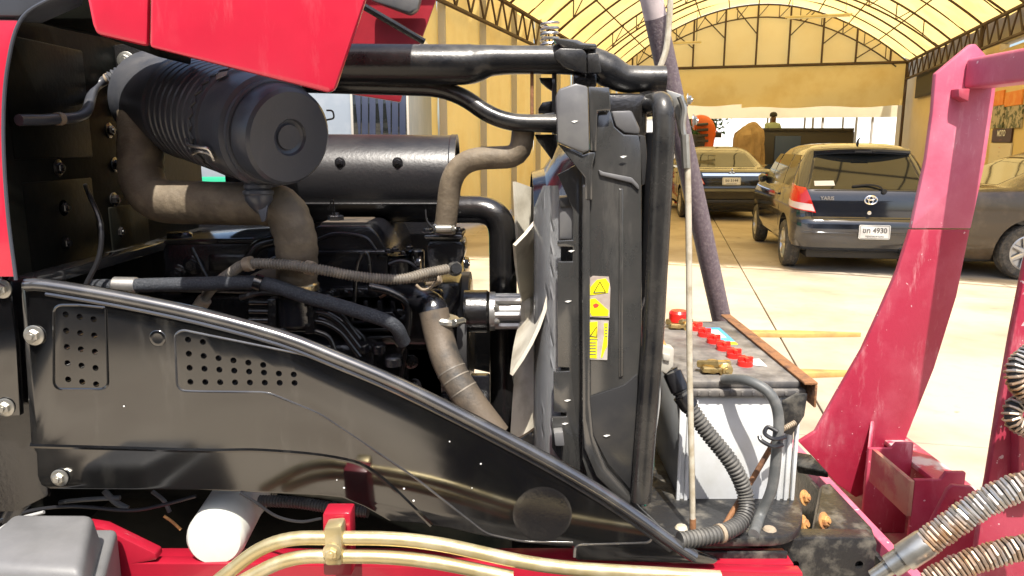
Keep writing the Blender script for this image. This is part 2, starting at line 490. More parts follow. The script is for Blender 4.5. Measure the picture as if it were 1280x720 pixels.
def lathe(prof, origin, axis, seg=32, bm=None, up=None):
    """prof: list of (distance along the axis, radius)"""
    b = bmesh.new()
    axis = Vector(axis).normalized()
    o = Vector(origin)
    u = Vector((0, 0, 1)) if abs(axis.z) < 0.9 else Vector((1, 0, 0))
    N = (u - axis * u.dot(axis)).normalized(); B = axis.cross(N)
    rings = []
    for s, r in prof:
        if r < 1e-6: rings.append([b.verts.new(o + axis * s)])
        else: rings.append([b.verts.new(o + axis * s + (N * math.cos(2 * math.pi * k / seg) + B * math.sin(2 * math.pi * k / seg)) * r) for k in range(seg)])
    for i in range(len(rings) - 1):
        a, c = rings[i], rings[i + 1]
        if len(a) == 1 and len(c) == 1: continue
        for k in range(seg):
            if len(a) == 1: b.faces.new((a[0], c[(k + 1) % seg], c[k]))
            elif len(c) == 1: b.faces.new((a[k], a[(k + 1) % seg], c[0]))
            else: b.faces.new((a[k], a[(k + 1) % seg], c[(k + 1) % seg], c[k]))
    return merge(bm, b)

def cyl(p, axis, length, r, seg=20, bm=None, bv=None):
    bv = bv if bv is not None else min(r * 0.15, length * 0.3)
    if bv <= 0: return lathe([(0, 0), (0, r), (length, r), (length, 0)], p, axis, seg, bm)
    return lathe([(0, 0), (0, r - bv), (bv, r), (length - bv, r), (length, r - bv), (length, 0)], p, axis, seg, bm)

def hexbolt(p, axis, r, bm=None, washer=True):
    b = bmesh.new()
    p = Vector(p); axis = Vector(axis).normalized()
    if washer: b = lathe([(0, 0), (0, r * 1.55), (r * 0.2, r * 1.55), (r * 0.25, r * 1.45), (r * 0.25, 0)], p, axis, 20, b)
    b = lathe([(r * 0.2, 0), (r * 0.2, r), (r * 0.85, r), (r * 1.0, r * 0.85), (r * 1.0, 0)], p, axis, 6, b)
    b = lathe([(r * 0.95, 0), (r * 0.95, r * 0.5), (r * 1.3, r * 0.45), (r * 1.3, 0)], p, axis, 10, b)
    return merge(bm, b)

def text_mesh(name, s, size, m, parent, mtx, extrude=0.0005, align='CENTER', bold=False):
    cu = bpy.data.curves.new('tmp_text', 'FONT')
    cu.body = s; cu.size = size; cu.align_x = align; cu.align_y = 'CENTER'
    cu.extrude = extrude / max(size, 1e-6) * size
    if bold: cu.offset = size * 0.02
    to = bpy.data.objects.new('tmp_text', cu)
    C.objects.link(to)
    bpy.context.view_layer.update()
    dg = bpy.context.evaluated_depsgraph_get()
    me = bpy.data.meshes.new_from_object(to.evaluated_get(dg))
    bpy.data.objects.remove(to); bpy.data.curves.remove(cu)
    me.name = name
    me.transform(mtx)
    me.materials.clear(); me.materials.append(M[m])
    o = bpy.data.objects.new(name, me); C.objects.link(o)
    if parent is not None:
        o.parent = parent; o.location = -wloc(parent)
    return o

def facing(p, right, up):
    """matrix placing text (x right, y up) at p"""
    r = Vector(right).normalized(); u = Vector(up).normalized(); n = r.cross(u)
    m = Matrix.Identity(4)
    for i in range(3):
        m[i][0] = r[i]; m[i][1] = u[i]; m[i][2] = n[i]; m[i][3] = p[i]
    return m

def boolean_cut(o, cutter_bm):
    me = bpy.data.meshes.new('cutter'); bmesh.ops.recalc_face_normals(cutter_bm, faces=cutter_bm.faces)
    cutter_bm.to_mesh(me); cutter_bm.free()
    c = bpy.data.objects.new('cutter', me); C.objects.link(c)
    md = o.modifiers.new('cut', 'BOOLEAN'); md.operation = 'DIFFERENCE'; md.object = c; md.solver = 'EXACT'
    bpy.context.view_layer.update()
    dg = bpy.context.evaluated_depsgraph_get()
    new = bpy.data.meshes.new_from_object(o.evaluated_get(dg))
    o.modifiers.clear()
    old = o.data
    o.data = new; new.name = old.name
    bpy.data.objects.remove(c); bpy.data.meshes.remove(me)
    for p in new.polygons: p.use_smooth = True
    new.set_sharp_from_angle(angle=R(30))
    return o

# ================================================================== THE SETTING
bm = bmesh.new()
g = 900
vs = [bm.verts.new(p) for p in ((-g, -g, -0.03), (g, -g, -0.03), (g, g, -0.03), (-g, g, -0.03))]
bm.faces.new(vs)
ground = obj('ground', bm, 'ground_far', kind='structure')

# tent axis
TA = math.atan2(0.284, 0.959)
AX = Vector((math.sin(TA), math.cos(TA), 0))         # along the tent, away from the viewer
PR = Vector((math.cos(TA), -math.sin(TA), 0))        # across the tent, to the right
T0 = Vector((8.65, 28.0, 0))                          # middle of the far gable

def tp(s, w, z):
    """tent coordinates: s metres from the far gable towards the viewer, w across, z up"""
    return T0 - AX * s + PR * w + Vector((0, 0, z))

# concrete slabs, laid square to the tent
yard = thing('yard_floor', None, None, (0, 0, 0))
yard['kind'] = 'structure'
SL = 4.2
slab_me = None
base_origin = ground_at(935, 350)
J = (base_origin.x, base_origin.y)
ja = math.atan2(ground_at(893, 276).x - ground_at(1008, 480).x, ground_at(893, 276).y - ground_at(1008, 480).y)
JX = Vector((math.sin(ja), math.cos(ja), 0)); JR = Vector((math.cos(ja), -math.sin(ja), 0))
for i in range(-4, 5):
    for j in range(-5, 9):
        b = box(-SL / 2 + 0.006, SL / 2 - 0.006, -SL / 2 + 0.006, SL / 2 - 0.006, -0.1, 0.0, 0.004, seg=1) if slab_me is None else None
        if b is not None:
            o = obj('concrete_slab', b, 'concrete', yard)
            slab_me = o.data
            hz = o.location.z
        else:
            o = link_mesh('concrete_slab', slab_me, yard, (0, 0, hz))
        c = Vector((J[0], J[1], 0)) + JR * (SL * (i + 0.5)) + JX * (SL * (j + 0.35))
        o.location = (c.x, c.y, hz)
        o.rotation_euler = (0, 0, -ja)

# ------------------------------------------------------------------ tent
HW, EAVE, RISE, LEN = 4.9, 4.25, 2.08, 22.6
def arch(w):
    return EAVE + RISE * (1 - (abs(w) / HW) ** 2.0)
tent = thing('arched_tent', 'large arched yellow fabric tent roof on brown steel trusses above the parked cars', 'tent', tp(LEN / 2, 0, 0))
# fabric panels between the ribs
NS = 8
bay = LEN / NS
for k in range(NS):
    bm = bmesh.new()
    rows = []
    for a in range(5):
        s = bay * k + bay * a / 4 - (0.35 if (k == 0 and a == 0) else 0)
        sag = -0.14 * math.sin(math.pi * a / 4)
        row = []
        for q in range(33):
            w = -HW - 0.15 + (2 * HW + 0.3) * q / 32
            row.append(bm.verts.new(tp(s, w, arch(min(HW, abs(w))) + 0.10 + sag * (0.6 + 0.4 * math.cos(w)))))
        rows.append(row)
    for a in range(4):
        for q in range(32):
            bm.faces.new((rows[a][q], rows[a][q + 1], rows[a + 1][q + 1], rows[a + 1][q]))
    obj('roof_fabric', bm, 'tent_fabric', tent)
def arc_pts(s, dz, n=30, w0=-1, w1=1):
    return [tp(s, HW * (w0 + (w1 - w0) * i / n), arch(HW * (w0 + (w1 - w0) * i / n)) + dz) for i in range(n + 1)]
for k in range(NS + 1):
    s = bay * k
    bm = tube(arc_pts(s, 0), 0.028, 6)
    obj('roof_rib', bm, 'truss_brown', tent)
    if k < NS:
        obj('roof_rib', tube(arc_pts(s + bay / 2, 0.02), 0.02, 6), 'truss_brown', tent)
    if k % 2 == 0:
        bm = tube(arc_pts(s, -0.42, w0=-0.93, w1=0.93), 0.024, 6)
        for i in range(-6, 7):
            w = HW * i / 7.0
            bm = tube([tp(s, w, arch(w)), tp(s, w, arch(w) - 0.42)], 0.016, 5, bm)
            w2 = HW * (i + 0.5) / 7.0
            if i < 6: bm = tube([tp(s, w, arch(w) - 0.42), tp(s, w2, arch(w2))], 0.014, 5, bm)
        obj('truss_web', bm, 'truss_brown', tent)
for q in range(-4, 5):
    w = HW * q / 5.0
    obj('purlin', tube([tp(0, w, arch(w) - 0.02), tp(LEN, w, arch(w) - 0.02)], 0.02, 5), 'truss_brown', tent)
for sd in (-1, 1):
    w = HW * sd
    bm = tube([tp(0, w, EAVE), tp(LEN, w, EAVE)], 0.05, 6)
    bm = tube([tp(0, w, EAVE - 0.55), tp(LEN, w, EAVE - 0.55)], 0.04, 6, bm)
    n = 62
    for i in range(n):
        s0, s1 = LEN * i / n, LEN * (i + 1) / n
        bm = tube([tp(s0, w, EAVE - 0.55), tp(s1, w, EAVE)] if i % 2 else [tp(s0, w, EAVE), tp(s1, w, EAVE - 0.55)], 0.022, 5, bm)
    obj('eave_girder', bm, 'truss_brown', tent)
    for k in range(0, NS + 1, 3):
        if sd == -1: continue
        s = bay * k
        obj('tent_post', tube([tp(s, w, 0), tp(s, w, EAVE)], 0.05, 8), 'truss_brown', tent)
# far gable: posts, bottom chord, fabric above the chord, hanging valance
bm = tube([tp(0, -HW, EAVE), tp(0, HW, EAVE)], 0.05, 6)
obj('gable_chord', bm, 'truss_brown', tent)
for q in range(-4, 5):
    w = HW * q / 4.5
    obj('gable_post', tube([tp(0.02, w, EAVE), tp(0.02, w, arch(w))], 0.035, 6), 'truss_brown', tent)
    if q not in (-4, 4):
        w2 = w + (0.75 if q > 0 else -0.75)
        obj('gable_brace', tube([tp(0.02, w, arch(w) - 1.0), tp(0.02, w2, arch(w2) - 0.05)], 0.022, 5), 'truss_brown', tent)
bm = bmesh.new()
top = [bm.verts.new(tp(-0.08, HW * (-1 + i / 15), arch(HW * (-1 + i / 15)))) for i in range(31)]
bot = [bm.verts.new(tp(-0.08, HW * (-1 + i / 15), EAVE)) for i in range(31)]
for i in range(30): bm.faces.new((top[i], top[i + 1], bot[i + 1], bot[i])) if 0 < i < 29 else bm.faces.new((top[i], top[i + 1], bot[i + 1], bot[i]))
bmesh.ops.remove_doubles(bm, verts=bm.verts, dist=0.001)
obj('gable_fabric', bm, 'gable_fabric', tent)
for x in (-2.2, 2.4):
    bm = bmesh.new()
    a0, a1 = (-HW, -0.4) if x < 0 else (-0.4, HW)
    dz = 1.32 if x < 0 else 1.42
    grid = []
    for j in range(6):
        grid.append([bm.verts.new(tp(-0.05 + 0.06 * math.sin(j * 1.3 + i * 0.4) * (j / 5), a0 + (a1 - a0) * i / 16, EAVE - 0.02 - dz * j / 5 + 0.03 * math.sin(i * 0.9) * (j / 5))) for i in range(17)])
    for j in range(5):
        for i in range(16): bm.faces.new((grid[j][i], grid[j][i + 1], grid[j + 1][i + 1], grid[j + 1][i]))
    obj('gable_valance', bm, 'curtain_yellow', tent)

# fluorescent tubes hanging from the ribs
for (s, w, z, l) in ((3.5, 1.7, 5.35, 1.9), (2.0, -2.6, 4.9, 1.6), (9.0, 1.6, 5.2, 1.8), (9.0, -1.5, 5.25, 1.8)):
    t = thing('ceiling_lamp', {1.9: 'longer unlit batten lamp hung just before the far tent gable', 1.6: 'shorter unlit batten lamp hung just before the far tent gable'}.get(l, 'unlit white batten lamp hung under the middle tent trusses'), 'lamp', tp(s, w, z), group='lamps hung under the tent roof')
    c = tp(s, w, z)
    bm = tube([c - PR * l / 2, c + PR * l / 2], 0.035, 6)
    obj('lamp_housing', bm, 'tent_pale', t)
    obj('lamp_tube', tube([c - PR * l * 0.47 - Vector((0, 0, 0.05)), c + PR * l * 0.47 - Vector((0, 0, 0.05))], 0.018, 6), 'plate_white', t)
    for sg in (-0.4, 0.4):
        p = c + PR * l * sg
        obj('hanger', tube([p, Vector((p.x, p.y, arch(w + l * sg) + 0.02))], 0.007, 4), 'truss_brown', t)

# ------------------------------------------------------------------ yellow side curtain, left of the tent
side = thing('side_curtain', 'tall orange yellow fabric side wall with grey posts on the open floor', 'curtain wall', tp(9, -HW - 0.15, 0))
PW = 2.05
for k in range(11):
    s0 = -1.0 + k * PW
    bm = bmesh.new()
    grid = []
    for j in range(9):
        z = 0.12 + (5.2 - 0.12) * j / 8
        grid.append([bm.verts.new(tp(s0 + PW * i / 16, -HW - 0.22 + 0.035 * math.sin(i * 1.1 + k) + 0.02 * math.sin(j * 1.7 + i * 0.6), z)) for i in range(17)])
    for j in range(8):
        for i in range(16): bm.faces.new((grid[j][i], grid[j][i + 1], grid[j + 1][i + 1], grid[j + 1][i]))
    obj('curtain_panel', bm, 'curtain_yellow', side)
    p = tp(s0, -HW - 0.12, 0)
    obj('curtain_post', box(p.x - 0.06, p.x + 0.06, p.y - 0.06, p.y + 0.06, 0, 5.2, 0.006), 'truss_grey', side)

# ------------------------------------------------------------------ right-hand shop wall with television and posters
sw = thing('shop_wall', 'plain cream rendered shop wall along the tent side', 'wall', tp(10, HW + 0.8, 0))
def wall_piece(name, s0, s1, w, z0, z1, m, th=0.2, parent=None, **k):
    pts = [tp(s0, w, z0), tp(s1, w, z0), tp(s1, w, z1), tp(s0, w, z1)]
    return obj(name, prism(pts, PR * th, 0.01), m, parent, **k)
wall_piece('wall_panel', -2.5, 9.0, HW + 0.25, 0, 3.75, 'wall_cream', parent=sw)
wall_piece('wall_panel', 9.02, 20.0, HW + 0.25, 0, 3.6, 'wall_cream', parent=sw)
wall_piece('wall_cornice', -2.5, 20.0, HW + 0.35, 3.76, 5.2, 'wall_grey', parent=sw)
# ------------------------------------------------------------------ far canopy, bright yard behind the tent
fc = thing('far_canopy', 'pale cream flat canopy roof on thin grey posts beyond the tent', 'canopy', tp(-8, 0, 0))
bm = prism([tp(-3.5, -9, 3.15), tp(-3.5, 8.5, 3.15), tp(-13, 8.5, 3.6), tp(-13, -9, 3.6)], (0, 0, 0.04), 0.0)
obj('canopy_roof', bm, 'tent_pale', fc)
bm = prism([tp(-3.45, -9, 2.55), tp(-3.45, 8.5, 2.55), tp(-3.45, 8.5, 3.2), tp(-3.45, -9, 3.2)], AX * 0.03, 0.0)
obj('canopy_fringe', bm, 'tent_pale', fc)
for s in (-3.6, -8, -12.8):
    for w in (-8.6, -3.0, 0.9, 2.7, 4.5, 8.2):
        obj('canopy_post', tube([tp(s, w, 0), tp(s, w, 3.2)], 0.055, 8), 'truss_grey', fc)
for w in (-6, -2, 1.8, 3.6, 6.2):
    obj('canopy_beam', tube([tp(-3.6, w, 3.12), tp(-12.8, w, 3.55)], 0.04, 6), 'truss_grey', fc)
bw = thing('far_building', 'low white building wall across the yard behind the dark truck', 'building', tp(-24, -4, 0))
obj('wall', prism([tp(-20, -14, 0), tp(-20, -3.2, 0), tp(-20, -3.2, 3.3), tp(-20, -14, 3.3)], AX * 3, 0.02), 'wall_white', bw)
obj('wall', prism([tp(-26, -3.0, 0), tp(-26, 16, 0), tp(-26, 16, 3.6), tp(-26, -3.0, 3.6)], AX * 3, 0.02), 'wall_white', bw)
obj('roof', prism([tp(-19.8, -14.2, 3.31), tp(-19.8, -3.0, 3.31), tp(-19.8, -3.0, 3.45), tp(-19.8, -14.2, 3.45)], AX * 3.4, 0.02), 'tent_pale', bw)

# tree behind the orange machine
def leaf_tree(name, label, base, h, rx, rz, n, seed):
    rnd = random.Random(seed)
    t = thing(name, label, 'tree', base)
    bx = Vector(base)
    tr = catmull([bx, bx + Vector((0.1, 0, h * 0.25)), bx + Vector((-0.05, 0.1, h * 0.5)), bx + Vector((0.05, 0, h * 0.75))], 5)
    trunk = tube(tr, [0.16 - 0.11 * i / (len(tr) - 1) for i in range(len(tr))], 9)
    cc = bx + Vector((0, 0, h * 0.7))
    cl = []
    for i in range(22):
        a, e = rnd.uniform(0, 6.28), rnd.uniform(-1, 1)
        q = math.sqrt(1 - e * e) * rnd.uniform(0.4, 1)
        c = cc + Vector((math.cos(a) * q * rx, math.sin(a) * q * rx, e * rz))
        cl.append(c)
        if i < 8: trunk = tube([bx + Vector((0, 0, h * rnd.uniform(0.35, 0.55))), bx.lerp(c, 0.7) + Vector((0, 0, 0.3)), c], [0.06, 0.04, 0.015], 6, trunk)
    obj('trunk', trunk, 'bark', t)
    bm = bmesh.new()
    for i in range(n):
        c = rnd.choice(cl) + Vector((rnd.gauss(0, 0.30), rnd.gauss(0, 0.30), rnd.gauss(0, 0.22)))
        q = Quaternion((rnd.gauss(0, 1), rnd.gauss(0, 1), rnd.gauss(0, 1), rnd.gauss(0, 1))).normalized()
        l, w = rnd.uniform(0.09, 0.17), rnd.uniform(0.035, 0.06)
        vs = [bm.verts.new(c + q @ Vector(p)) for p in ((-l, 0, 0), (0, -w, 0.02), (l, 0, 0), (0, w, 0.02))]
        bm.faces.new(vs)
    o = obj('crown', bm, 'leaf', t, smooth=False, recalc=False)
    return t
tb = at(893, 170, 36)
leaf_tree('leafy_tree', 'leafy green tree behind the orange machine in the yard', (tb.x - 0.8, tb.y, 0), 4.2, 1.5, 1.0, 2600, 3)

# ================================================================== VEHICLES AND THINGS IN THE YARD
class Shape:
    """car body as a stack of rounded rectangles: (z, rear y, front y, half width, corner radius)"""
    def __init__(self, sl): self.sl = sl
    def at(self, z):
        s = self.sl
        if z <= s[0][0]: return s[0][1:]
        for i in range(len(s) - 1):
            if z <= s[i + 1][0]:
                t = (z - s[i][0]) / (s[i + 1][0] - s[i][0])
                return tuple(s[i][k] + (s[i + 1][k] - s[i][k]) * t for k in range(1, 5))
        return s[-1][1:]
    def pt(self, z, s, off=0.0):
        """s: metres along the outline from the middle of the tail, positive to the left-hand side (x < 0)"""
        r, f, hw, cr = self.at(z)
        sg = -1 if s > 0 else 1
        s = abs(s)
        a = hw - cr
        if s < a: p = (s, r); n = (0, -1)
        elif s < a + cr * math.pi / 2:
            th = (s - a) / cr
            n = (math.sin(th), -math.cos(th)); p = (a + cr * math.sin(th), r + cr - cr * math.cos(th))
        else:
            p = (hw, r + cr + (s - a - cr * math.pi / 2)); n = (1, 0)
        return Vector((sg * (p[0] + n[0] * off), p[1] + n[1] * off, z))
    def ring(self, z, n=6):
        r, f, hw, cr = self.at(z)
        cf = min(cr * 1.8, hw * 0.9)
        out = []
        for cx, cy, a0, c in ((-hw + cr, r + cr, 180, cr), (hw - cr, r + cr, 270, cr), (hw - cf, f - cf, 0, cf), (-hw + cf, f - cf, 90, cf)):
            for i in range(n + 1):
                a = R(a0 + 90 * i / n)
                out.append(Vector((cx + c * math.cos(a), cy + c * math.sin(a), z)))
        return out
    def mesh(self, zs):
        bm = bmesh.new()
        rings = [[bm.verts.new(p) for p in self.ring(z)] for z in zs]
        n = len(rings[0])
        for i in range(len(rings) - 1):
            for k in range(n):
                bm.faces.new((rings[i][k], rings[i][(k + 1) % n], rings[i + 1][(k + 1) % n], rings[i + 1][k]))
        bm.faces.new(list(reversed(rings[0]))); bm.faces.new(rings[-1])
        return bm
    def patch(self, poly, off=0.004, nu=10, nv=6, th=0.006):
        """poly: function (u, v) in 0..1 -> (s, z); closed thin shell lying on the body"""
        bm = bmesh.new()
        A = [[None] * (nu + 1) for _ in range(nv + 1)]
        B = [[None] * (nu + 1) for _ in range(nv + 1)]
        for j in range(nv + 1):
            for i in range(nu + 1):
                s, z = poly(i / nu, j / nv)
                A[j][i] = bm.verts.new(self.pt(z, s, off)); B[j][i] = bm.verts.new(self.pt(z, s, off - th))
        for j in range(nv):
            for i in range(nu):
                bm.faces.new((A[j][i], A[j][i + 1], A[j + 1][i + 1], A[j + 1][i]))
                bm.faces.new((B[j][i], B[j + 1][i], B[j + 1][i + 1], B[j][i + 1]))
        for i in range(nu):
            bm.faces.new((A[0][i], B[0][i], B[0][i + 1], A[0][i + 1])); bm.faces.new((A[nv][i], A[nv][i + 1], B[nv][i + 1], B[nv][i]))
        for j in range(nv):
            bm.faces.new((A[j][0], A[j + 1][0], B[j + 1][0], B[j][0])); bm.faces.new((A[j][nu], B[j][nu], B[j + 1][nu], A[j + 1][nu]))
        return bm

def quad(s00, z00, s10, z10, s11, z11, s01, z01):
    def f(u, v):
        return ((s00 * (1 - u) + s10 * u) * (1 - v) + (s01 * (1 - u) + s11 * u) * v,
                (z00 * (1 - u) + z10 * u) * (1 - v) + (z01 * (1 - u) + z11 * u) * v)
    return f

def wheel(parent, x, y, r, side):
    ax = Vector((side, 0, 0))
    w = 0.185
    o = Vector((x - side * w / 2, y, r))
    ty = obj('tyre', lathe([(0.02, r * 0.62), (0.0, r * 0.72), (0.0, r * 0.9), (0.025, r * 0.985), (0.06, r), (0.075, r * 0.985), (0.085, r), (w - 0.085, r), (w - 0.075, r * 0.985), (w - 0.06, r), (w - 0.025, r * 0.985), (w, r * 0.9), (w, r * 0.72), (w - 0.02, r * 0.62), (0.02, r * 0.62)], o, ax, 36), 'tyre', parent)
    bm = lathe([(0.03, 0), (0.03, r * 0.64), (w - 0.03, r * 0.64), (w - 0.015, r * 0.66), (w - 0.01, r * 0.60), (w - 0.05, r * 0.56), (w - 0.06, 0)], o, ax, 36)
    for k in range(7):
        a = 2 * math.pi * k / 7
        d = Vector((0, math.cos(a), math.sin(a)))
        bm = tube([o + ax * (w - 0.03), o + ax * (w - 0.025) + d * r * 0.6], [0.035, 0.026], 6, bm, flat=0.6)
    bm = cyl(o + ax * (w - 0.06), ax, 0.05, r * 0.16, 12, bm)
    obj('rim', bm, 'rim', parent)

def add_plate(parent, c, w, h, s, s2, tilt=0.0):
    """licence plate facing the tail (-y)"""
    c = Vector(c)
    pts = round_poly([c + Vector((-w / 2, 0, -h / 2)), c + Vector((w / 2, 0, -h / 2)), c + Vector((w / 2, 0, h / 2)), c + Vector((-w / 2, 0, h / 2))], 0.02)
    p = obj('licence_plate', prism(pts, (0, 0.012, 0), 0.002), 'plate_white', parent)
    text_mesh('plate_lettering', s, h * 0.50, 'ink_grey', p, facing(c + Vector((0, -0.003, h * 0.10)), (1, 0, 0), (0, 0, 1)), bold=True)
    text_mesh('plate_lettering', s2, h * 0.2, 'ink_grey', p, facing(c + Vector((0, -0.003, -h * 0.30)), (1, 0, 0), (0, 0, 1)))
    bm = None
    for a, b2 in (((-1, -1), (1, -1)), ((1, -1), (1, 1)), ((1, 1), (-1, 1)), ((-1, 1), (-1, -1))):
        k = 0.44
        bm = tube([c + Vector((a[0] * w * 0.465, -0.0015, a[1] * h * k)), c + Vector((b2[0] * w * 0.465, -0.0015, b2[1] * h * k))], 0.0025, 4, bm)
    obj('plate_border', bm, 'ink_grey', p)

def ellipse_ring(c, rx, rz, r, bm=None, tilt=0):
    pts = [Vector(c) + Vector((rx * math.cos(a), 0, rz * math.sin(a))) for a in [2 * math.pi * i / 24 for i in range(25)]]
    return tube(pts, r, 6, bm, cap=False)

def wheel_wells(o, r, ys, hw, L=(0.34)):
    b = None
    for y in ys:
        for sd in (-1, 1):
            b = cyl((sd * (hw + 0.05), y, r + 0.02) , (-sd, 0, 0), 0.34, r + 0.055, 28, b, bv=0.002)
    boolean_cut(o, b)

# ---- hatchback
hb = thing('parked_hatchback', 'dark navy hatchback with white licence plate and its tail towards the tractor', 'car')
H = Shape([(0.26, 0.16, 3.55, 0.75, 0.30), (0.32, 0.06, 3.68, 0.81, 0.30), (0.42, 0.01, 3.73, 0.835, 0.28), (0.60, 0.0, 3.75, 0.845, 0.26), (0.655, 0.02, 3.75, 0.847, 0.25),
           (0.675, 0.055, 3.74, 0.847, 0.23), (0.80, 0.06, 3.66, 0.845, 0.20), (0.92, 0.075, 3.45, 0.83, 0.19), (0.99, 0.10, 3.05, 0.815, 0.18),
           (1.02, 0.12, 2.82, 0.80, 0.17), (1.15, 0.235, 2.58, 0.765, 0.16), (1.30, 0.37, 2.32, 0.71, 0.15), (1.40, 0.46, 2.10, 0.655, 0.15), (1.46, 0.50, 1.98, 0.61, 0.15),
           (1.50, 0.58, 1.85, 0.54, 0.17), (1.525, 0.70, 1.70, 0.42, 0.2), (1.535, 0.8, 1.5, 0.28, 0.2)])
body = obj('body', H.mesh([0.26, 0.29, 0.32, 0.36, 0.42, 0.5, 0.60, 0.645, 0.665, 0.685, 0.74, 0.80, 0.86, 0.92, 0.96, 0.99, 1.02, 1.08, 1.15, 1.22, 1.30, 1.35, 1.40, 1.43, 1.46, 1.48, 1.50, 1.515, 1.525, 1.535]), 'car_navy', hb, ang=50)
wheel_wells(body, 0.30, (0.66, 3.12), 0.845)
for y in (0.66, 3.12):
    for sd in (-1, 1): wheel(hb, sd * 0.755, y, 0.295, sd)
obj('rear_window', H.patch(quad(-0.66, 1.005, 0.66, 1.005, 0.53, 1.405, -0.53, 1.405), 0.005, 14, 8), 'car_glass', hb)
obj('window_seal', H.patch(quad(-0.70, 0.985, 0.70, 0.985, 0.56, 1.42, -0.56, 1.42), 0.002, 14, 8), 'car_trim', hb)
sp = [Vector((x, 0.42 + 0.06 * (abs(x) / 0.5) ** 2, 1.452 - 0.02 * (abs(x) / 0.5) ** 2)) for x in (-0.56, -0.4, -0.2, 0, 0.2, 0.4, 0.56)]
obj('roof_spoiler', tube(catmull(sp, 4), 0.042, 10, flat=1.6), 'car_black', hb)
obj('brake_lamp', box(-0.10, 0.10, 0.352, 0.39, 1.425, 1.447, 0.004), 'car_trim', hb)
for sg in (1, -1):
    lamp = obj('tail_lamp', H.patch(quad(sg * 0.58, 0.73, sg * 1.04, 0.80, sg * 1.02, 1.06, sg * 0.70, 1.02), 0.012, 10, 6, 0.015), 'lamp_red', hb)
    obj('lamp_lens', H.patch(quad(sg * 0.595, 0.745, sg * 1.03, 0.81, sg * 1.025, 0.875, sg * 0.63, 0.83), 0.016, 10, 3, 0.006), 'lamp_clear', lamp)
    # side windows with dark seals
    for (y0, y1, yt0, yt1) in ((0.44, 1.02, 0.55, 1.05), (1.09, 1.90, 1.11, 1.83), (1.97, 2.55, 1.91, 2.17)):
        def f(u, v, y0=y0, y1=y1, yt0=yt0, yt1=yt1, sg=sg):
            z = 1.02 + 0.37 * v
            y = (y0 + (y1 - y0) * u) * (1 - v) + (yt0 + (yt1 - yt0) * u) * v
            r, fr, hw, cr = H.at(z)
            return (sg * (hw - cr + cr * math.pi / 2 + (y - r - cr)), z)
        obj('side_window', H.patch(f, 0.004, 6, 5), 'car_glass', hb)
    bm = lathe([(0, 0.0), (0, 0.03), (0.04, 0.06), (0.09, 0.065), (0.12, 0.045), (0.13, 0)], (-sg * 0.80, 2.45, 1.03), (-sg, -0.15, 0), 14)
    obj('door_mirror', bm, 'car_navy', hb)
    obj('door_seam', tube([H.pt(z, sg * (H.at(z)[2] - H.at(z)[3] + H.at(z)[3] * 1.571 + 1.07 - H.at(z)[0] - H.at(z)[3])) for z in (0.34, 0.5, 0.7, 0.9, 1.0)], 0.004, 4), 'car_trim', hb)
    obj('door_handle', box(-sg * 0.85 - 0.012, -sg * 0.85 + 0.012, 1.12, 1.28, 0.87, 0.90, 0.006), 'car_navy', hb)
# hatch gap, bumper lip, badge, lettering, wiper, exhaust
bm = tube([H.pt(0.668, s, 0.002) for s in [-0.62 + 1.24 * i / 12 for i in range(13)]], 0.006, 5)
for sg in (-1, 1):
    bm = tube([H.pt(0.668, sg * 0.62, 0.002), H.pt(0.75, sg * 0.625, 0.002), H.pt(1.0, sg * 0.70, 0.002)], 0.005, 5, bm)
obj('hatch_seam', bm, 'car_trim', hb)
obj('bumper_crease', tube([H.pt(0.50, s, 0.004) for s in [-0.75 + 1.5 * i / 14 for i in range(15)]], 0.010, 6), 'car_navy', hb)
bc = Vector((0.05, 0.058, 0.885))
bm = ellipse_ring(bc, 0.072, 0.048, 0.008)
bm = ellipse_ring(bc, 0.026, 0.046, 0.006, bm)
bm = ellipse_ring(bc + Vector((0, 0, 0.022)), 0.048, 0.022, 0.006, bm)
obj('oval_badge', bm, 'chrome', hb)
obj('lock_cylinder', cyl((0.04, 0.06, 0.735), (0, -1, 0), 0.02, 0.025, 14), 'chrome', hb)
text_mesh('model_lettering', 'YARIS', 0.062, 'chrome', hb, facing(Vector((-0.46, 0.045, 0.90)), (1, 0, 0), (0, 0, 1)), extrude=0.003, bold=True)
pts = catmull([(0.0, 0.11, 1.0), (-0.22, 0.13, 1.045), (0.05, 0.115, 1.05), (0.16, 0.10, 1.03), (0.21, 0.085, 1.0)], 6)
wp = tube(catmull([(-0.16, 0.120, 1.04), (0.02, 0.125, 1.058), (0.14, 0.10, 1.04), (0.20, 0.085, 0.985)], 6), 0.012, 6)
wp = cyl((0.2, 0.11, 0.985), (0, -1, 0), 0.045, 0.03, 12, wp)
obj('rear_wiper', wp, 'car_trim', hb)
obj('window_sticker', H.patch(quad(0.36, 1.045, 0.60, 1.04, 0.60, 1.095, 0.37, 1.10), 0.009, 4, 2, 0.003), 'plate_white', hb)
obj('exhaust_pipe', tube([(0.48, 0.5, 0.25), (0.48, 0.03, 0.25)], 0.045, 14, hollow=0.82), 'chrome', hb)
bmx = tube([(-0.55, 0.42, 0.26), (-0.2, 0.35, 0.22), (0.2, 0.38, 0.2)], 0.03, 8)
obj('tow_eye', bmx, 'car_trim', hb)
obj('roof_antenna', tube([(0.02, 0.72, 1.52), (0.02, 0.70, 1.57), (0.02, 0.62, 1.60)], [0.02, 0.012, 0.005], 8), 'car_trim', hb)
obj('underbody', box(-0.62, 0.62, 0.25, 3.45, 0.17, 0.30, 0.02), 'car_trim', hb)
add_plate(hb, (0.10, -0.022, 0.52), 0.36, 0.165, 'ขก 4930', 'กรุงเทพมหานคร')
hb.location = (*[v for v in ground_at(1077, 345)][:2], 0)
hb.rotation_euler = (0, 0, R(-10))
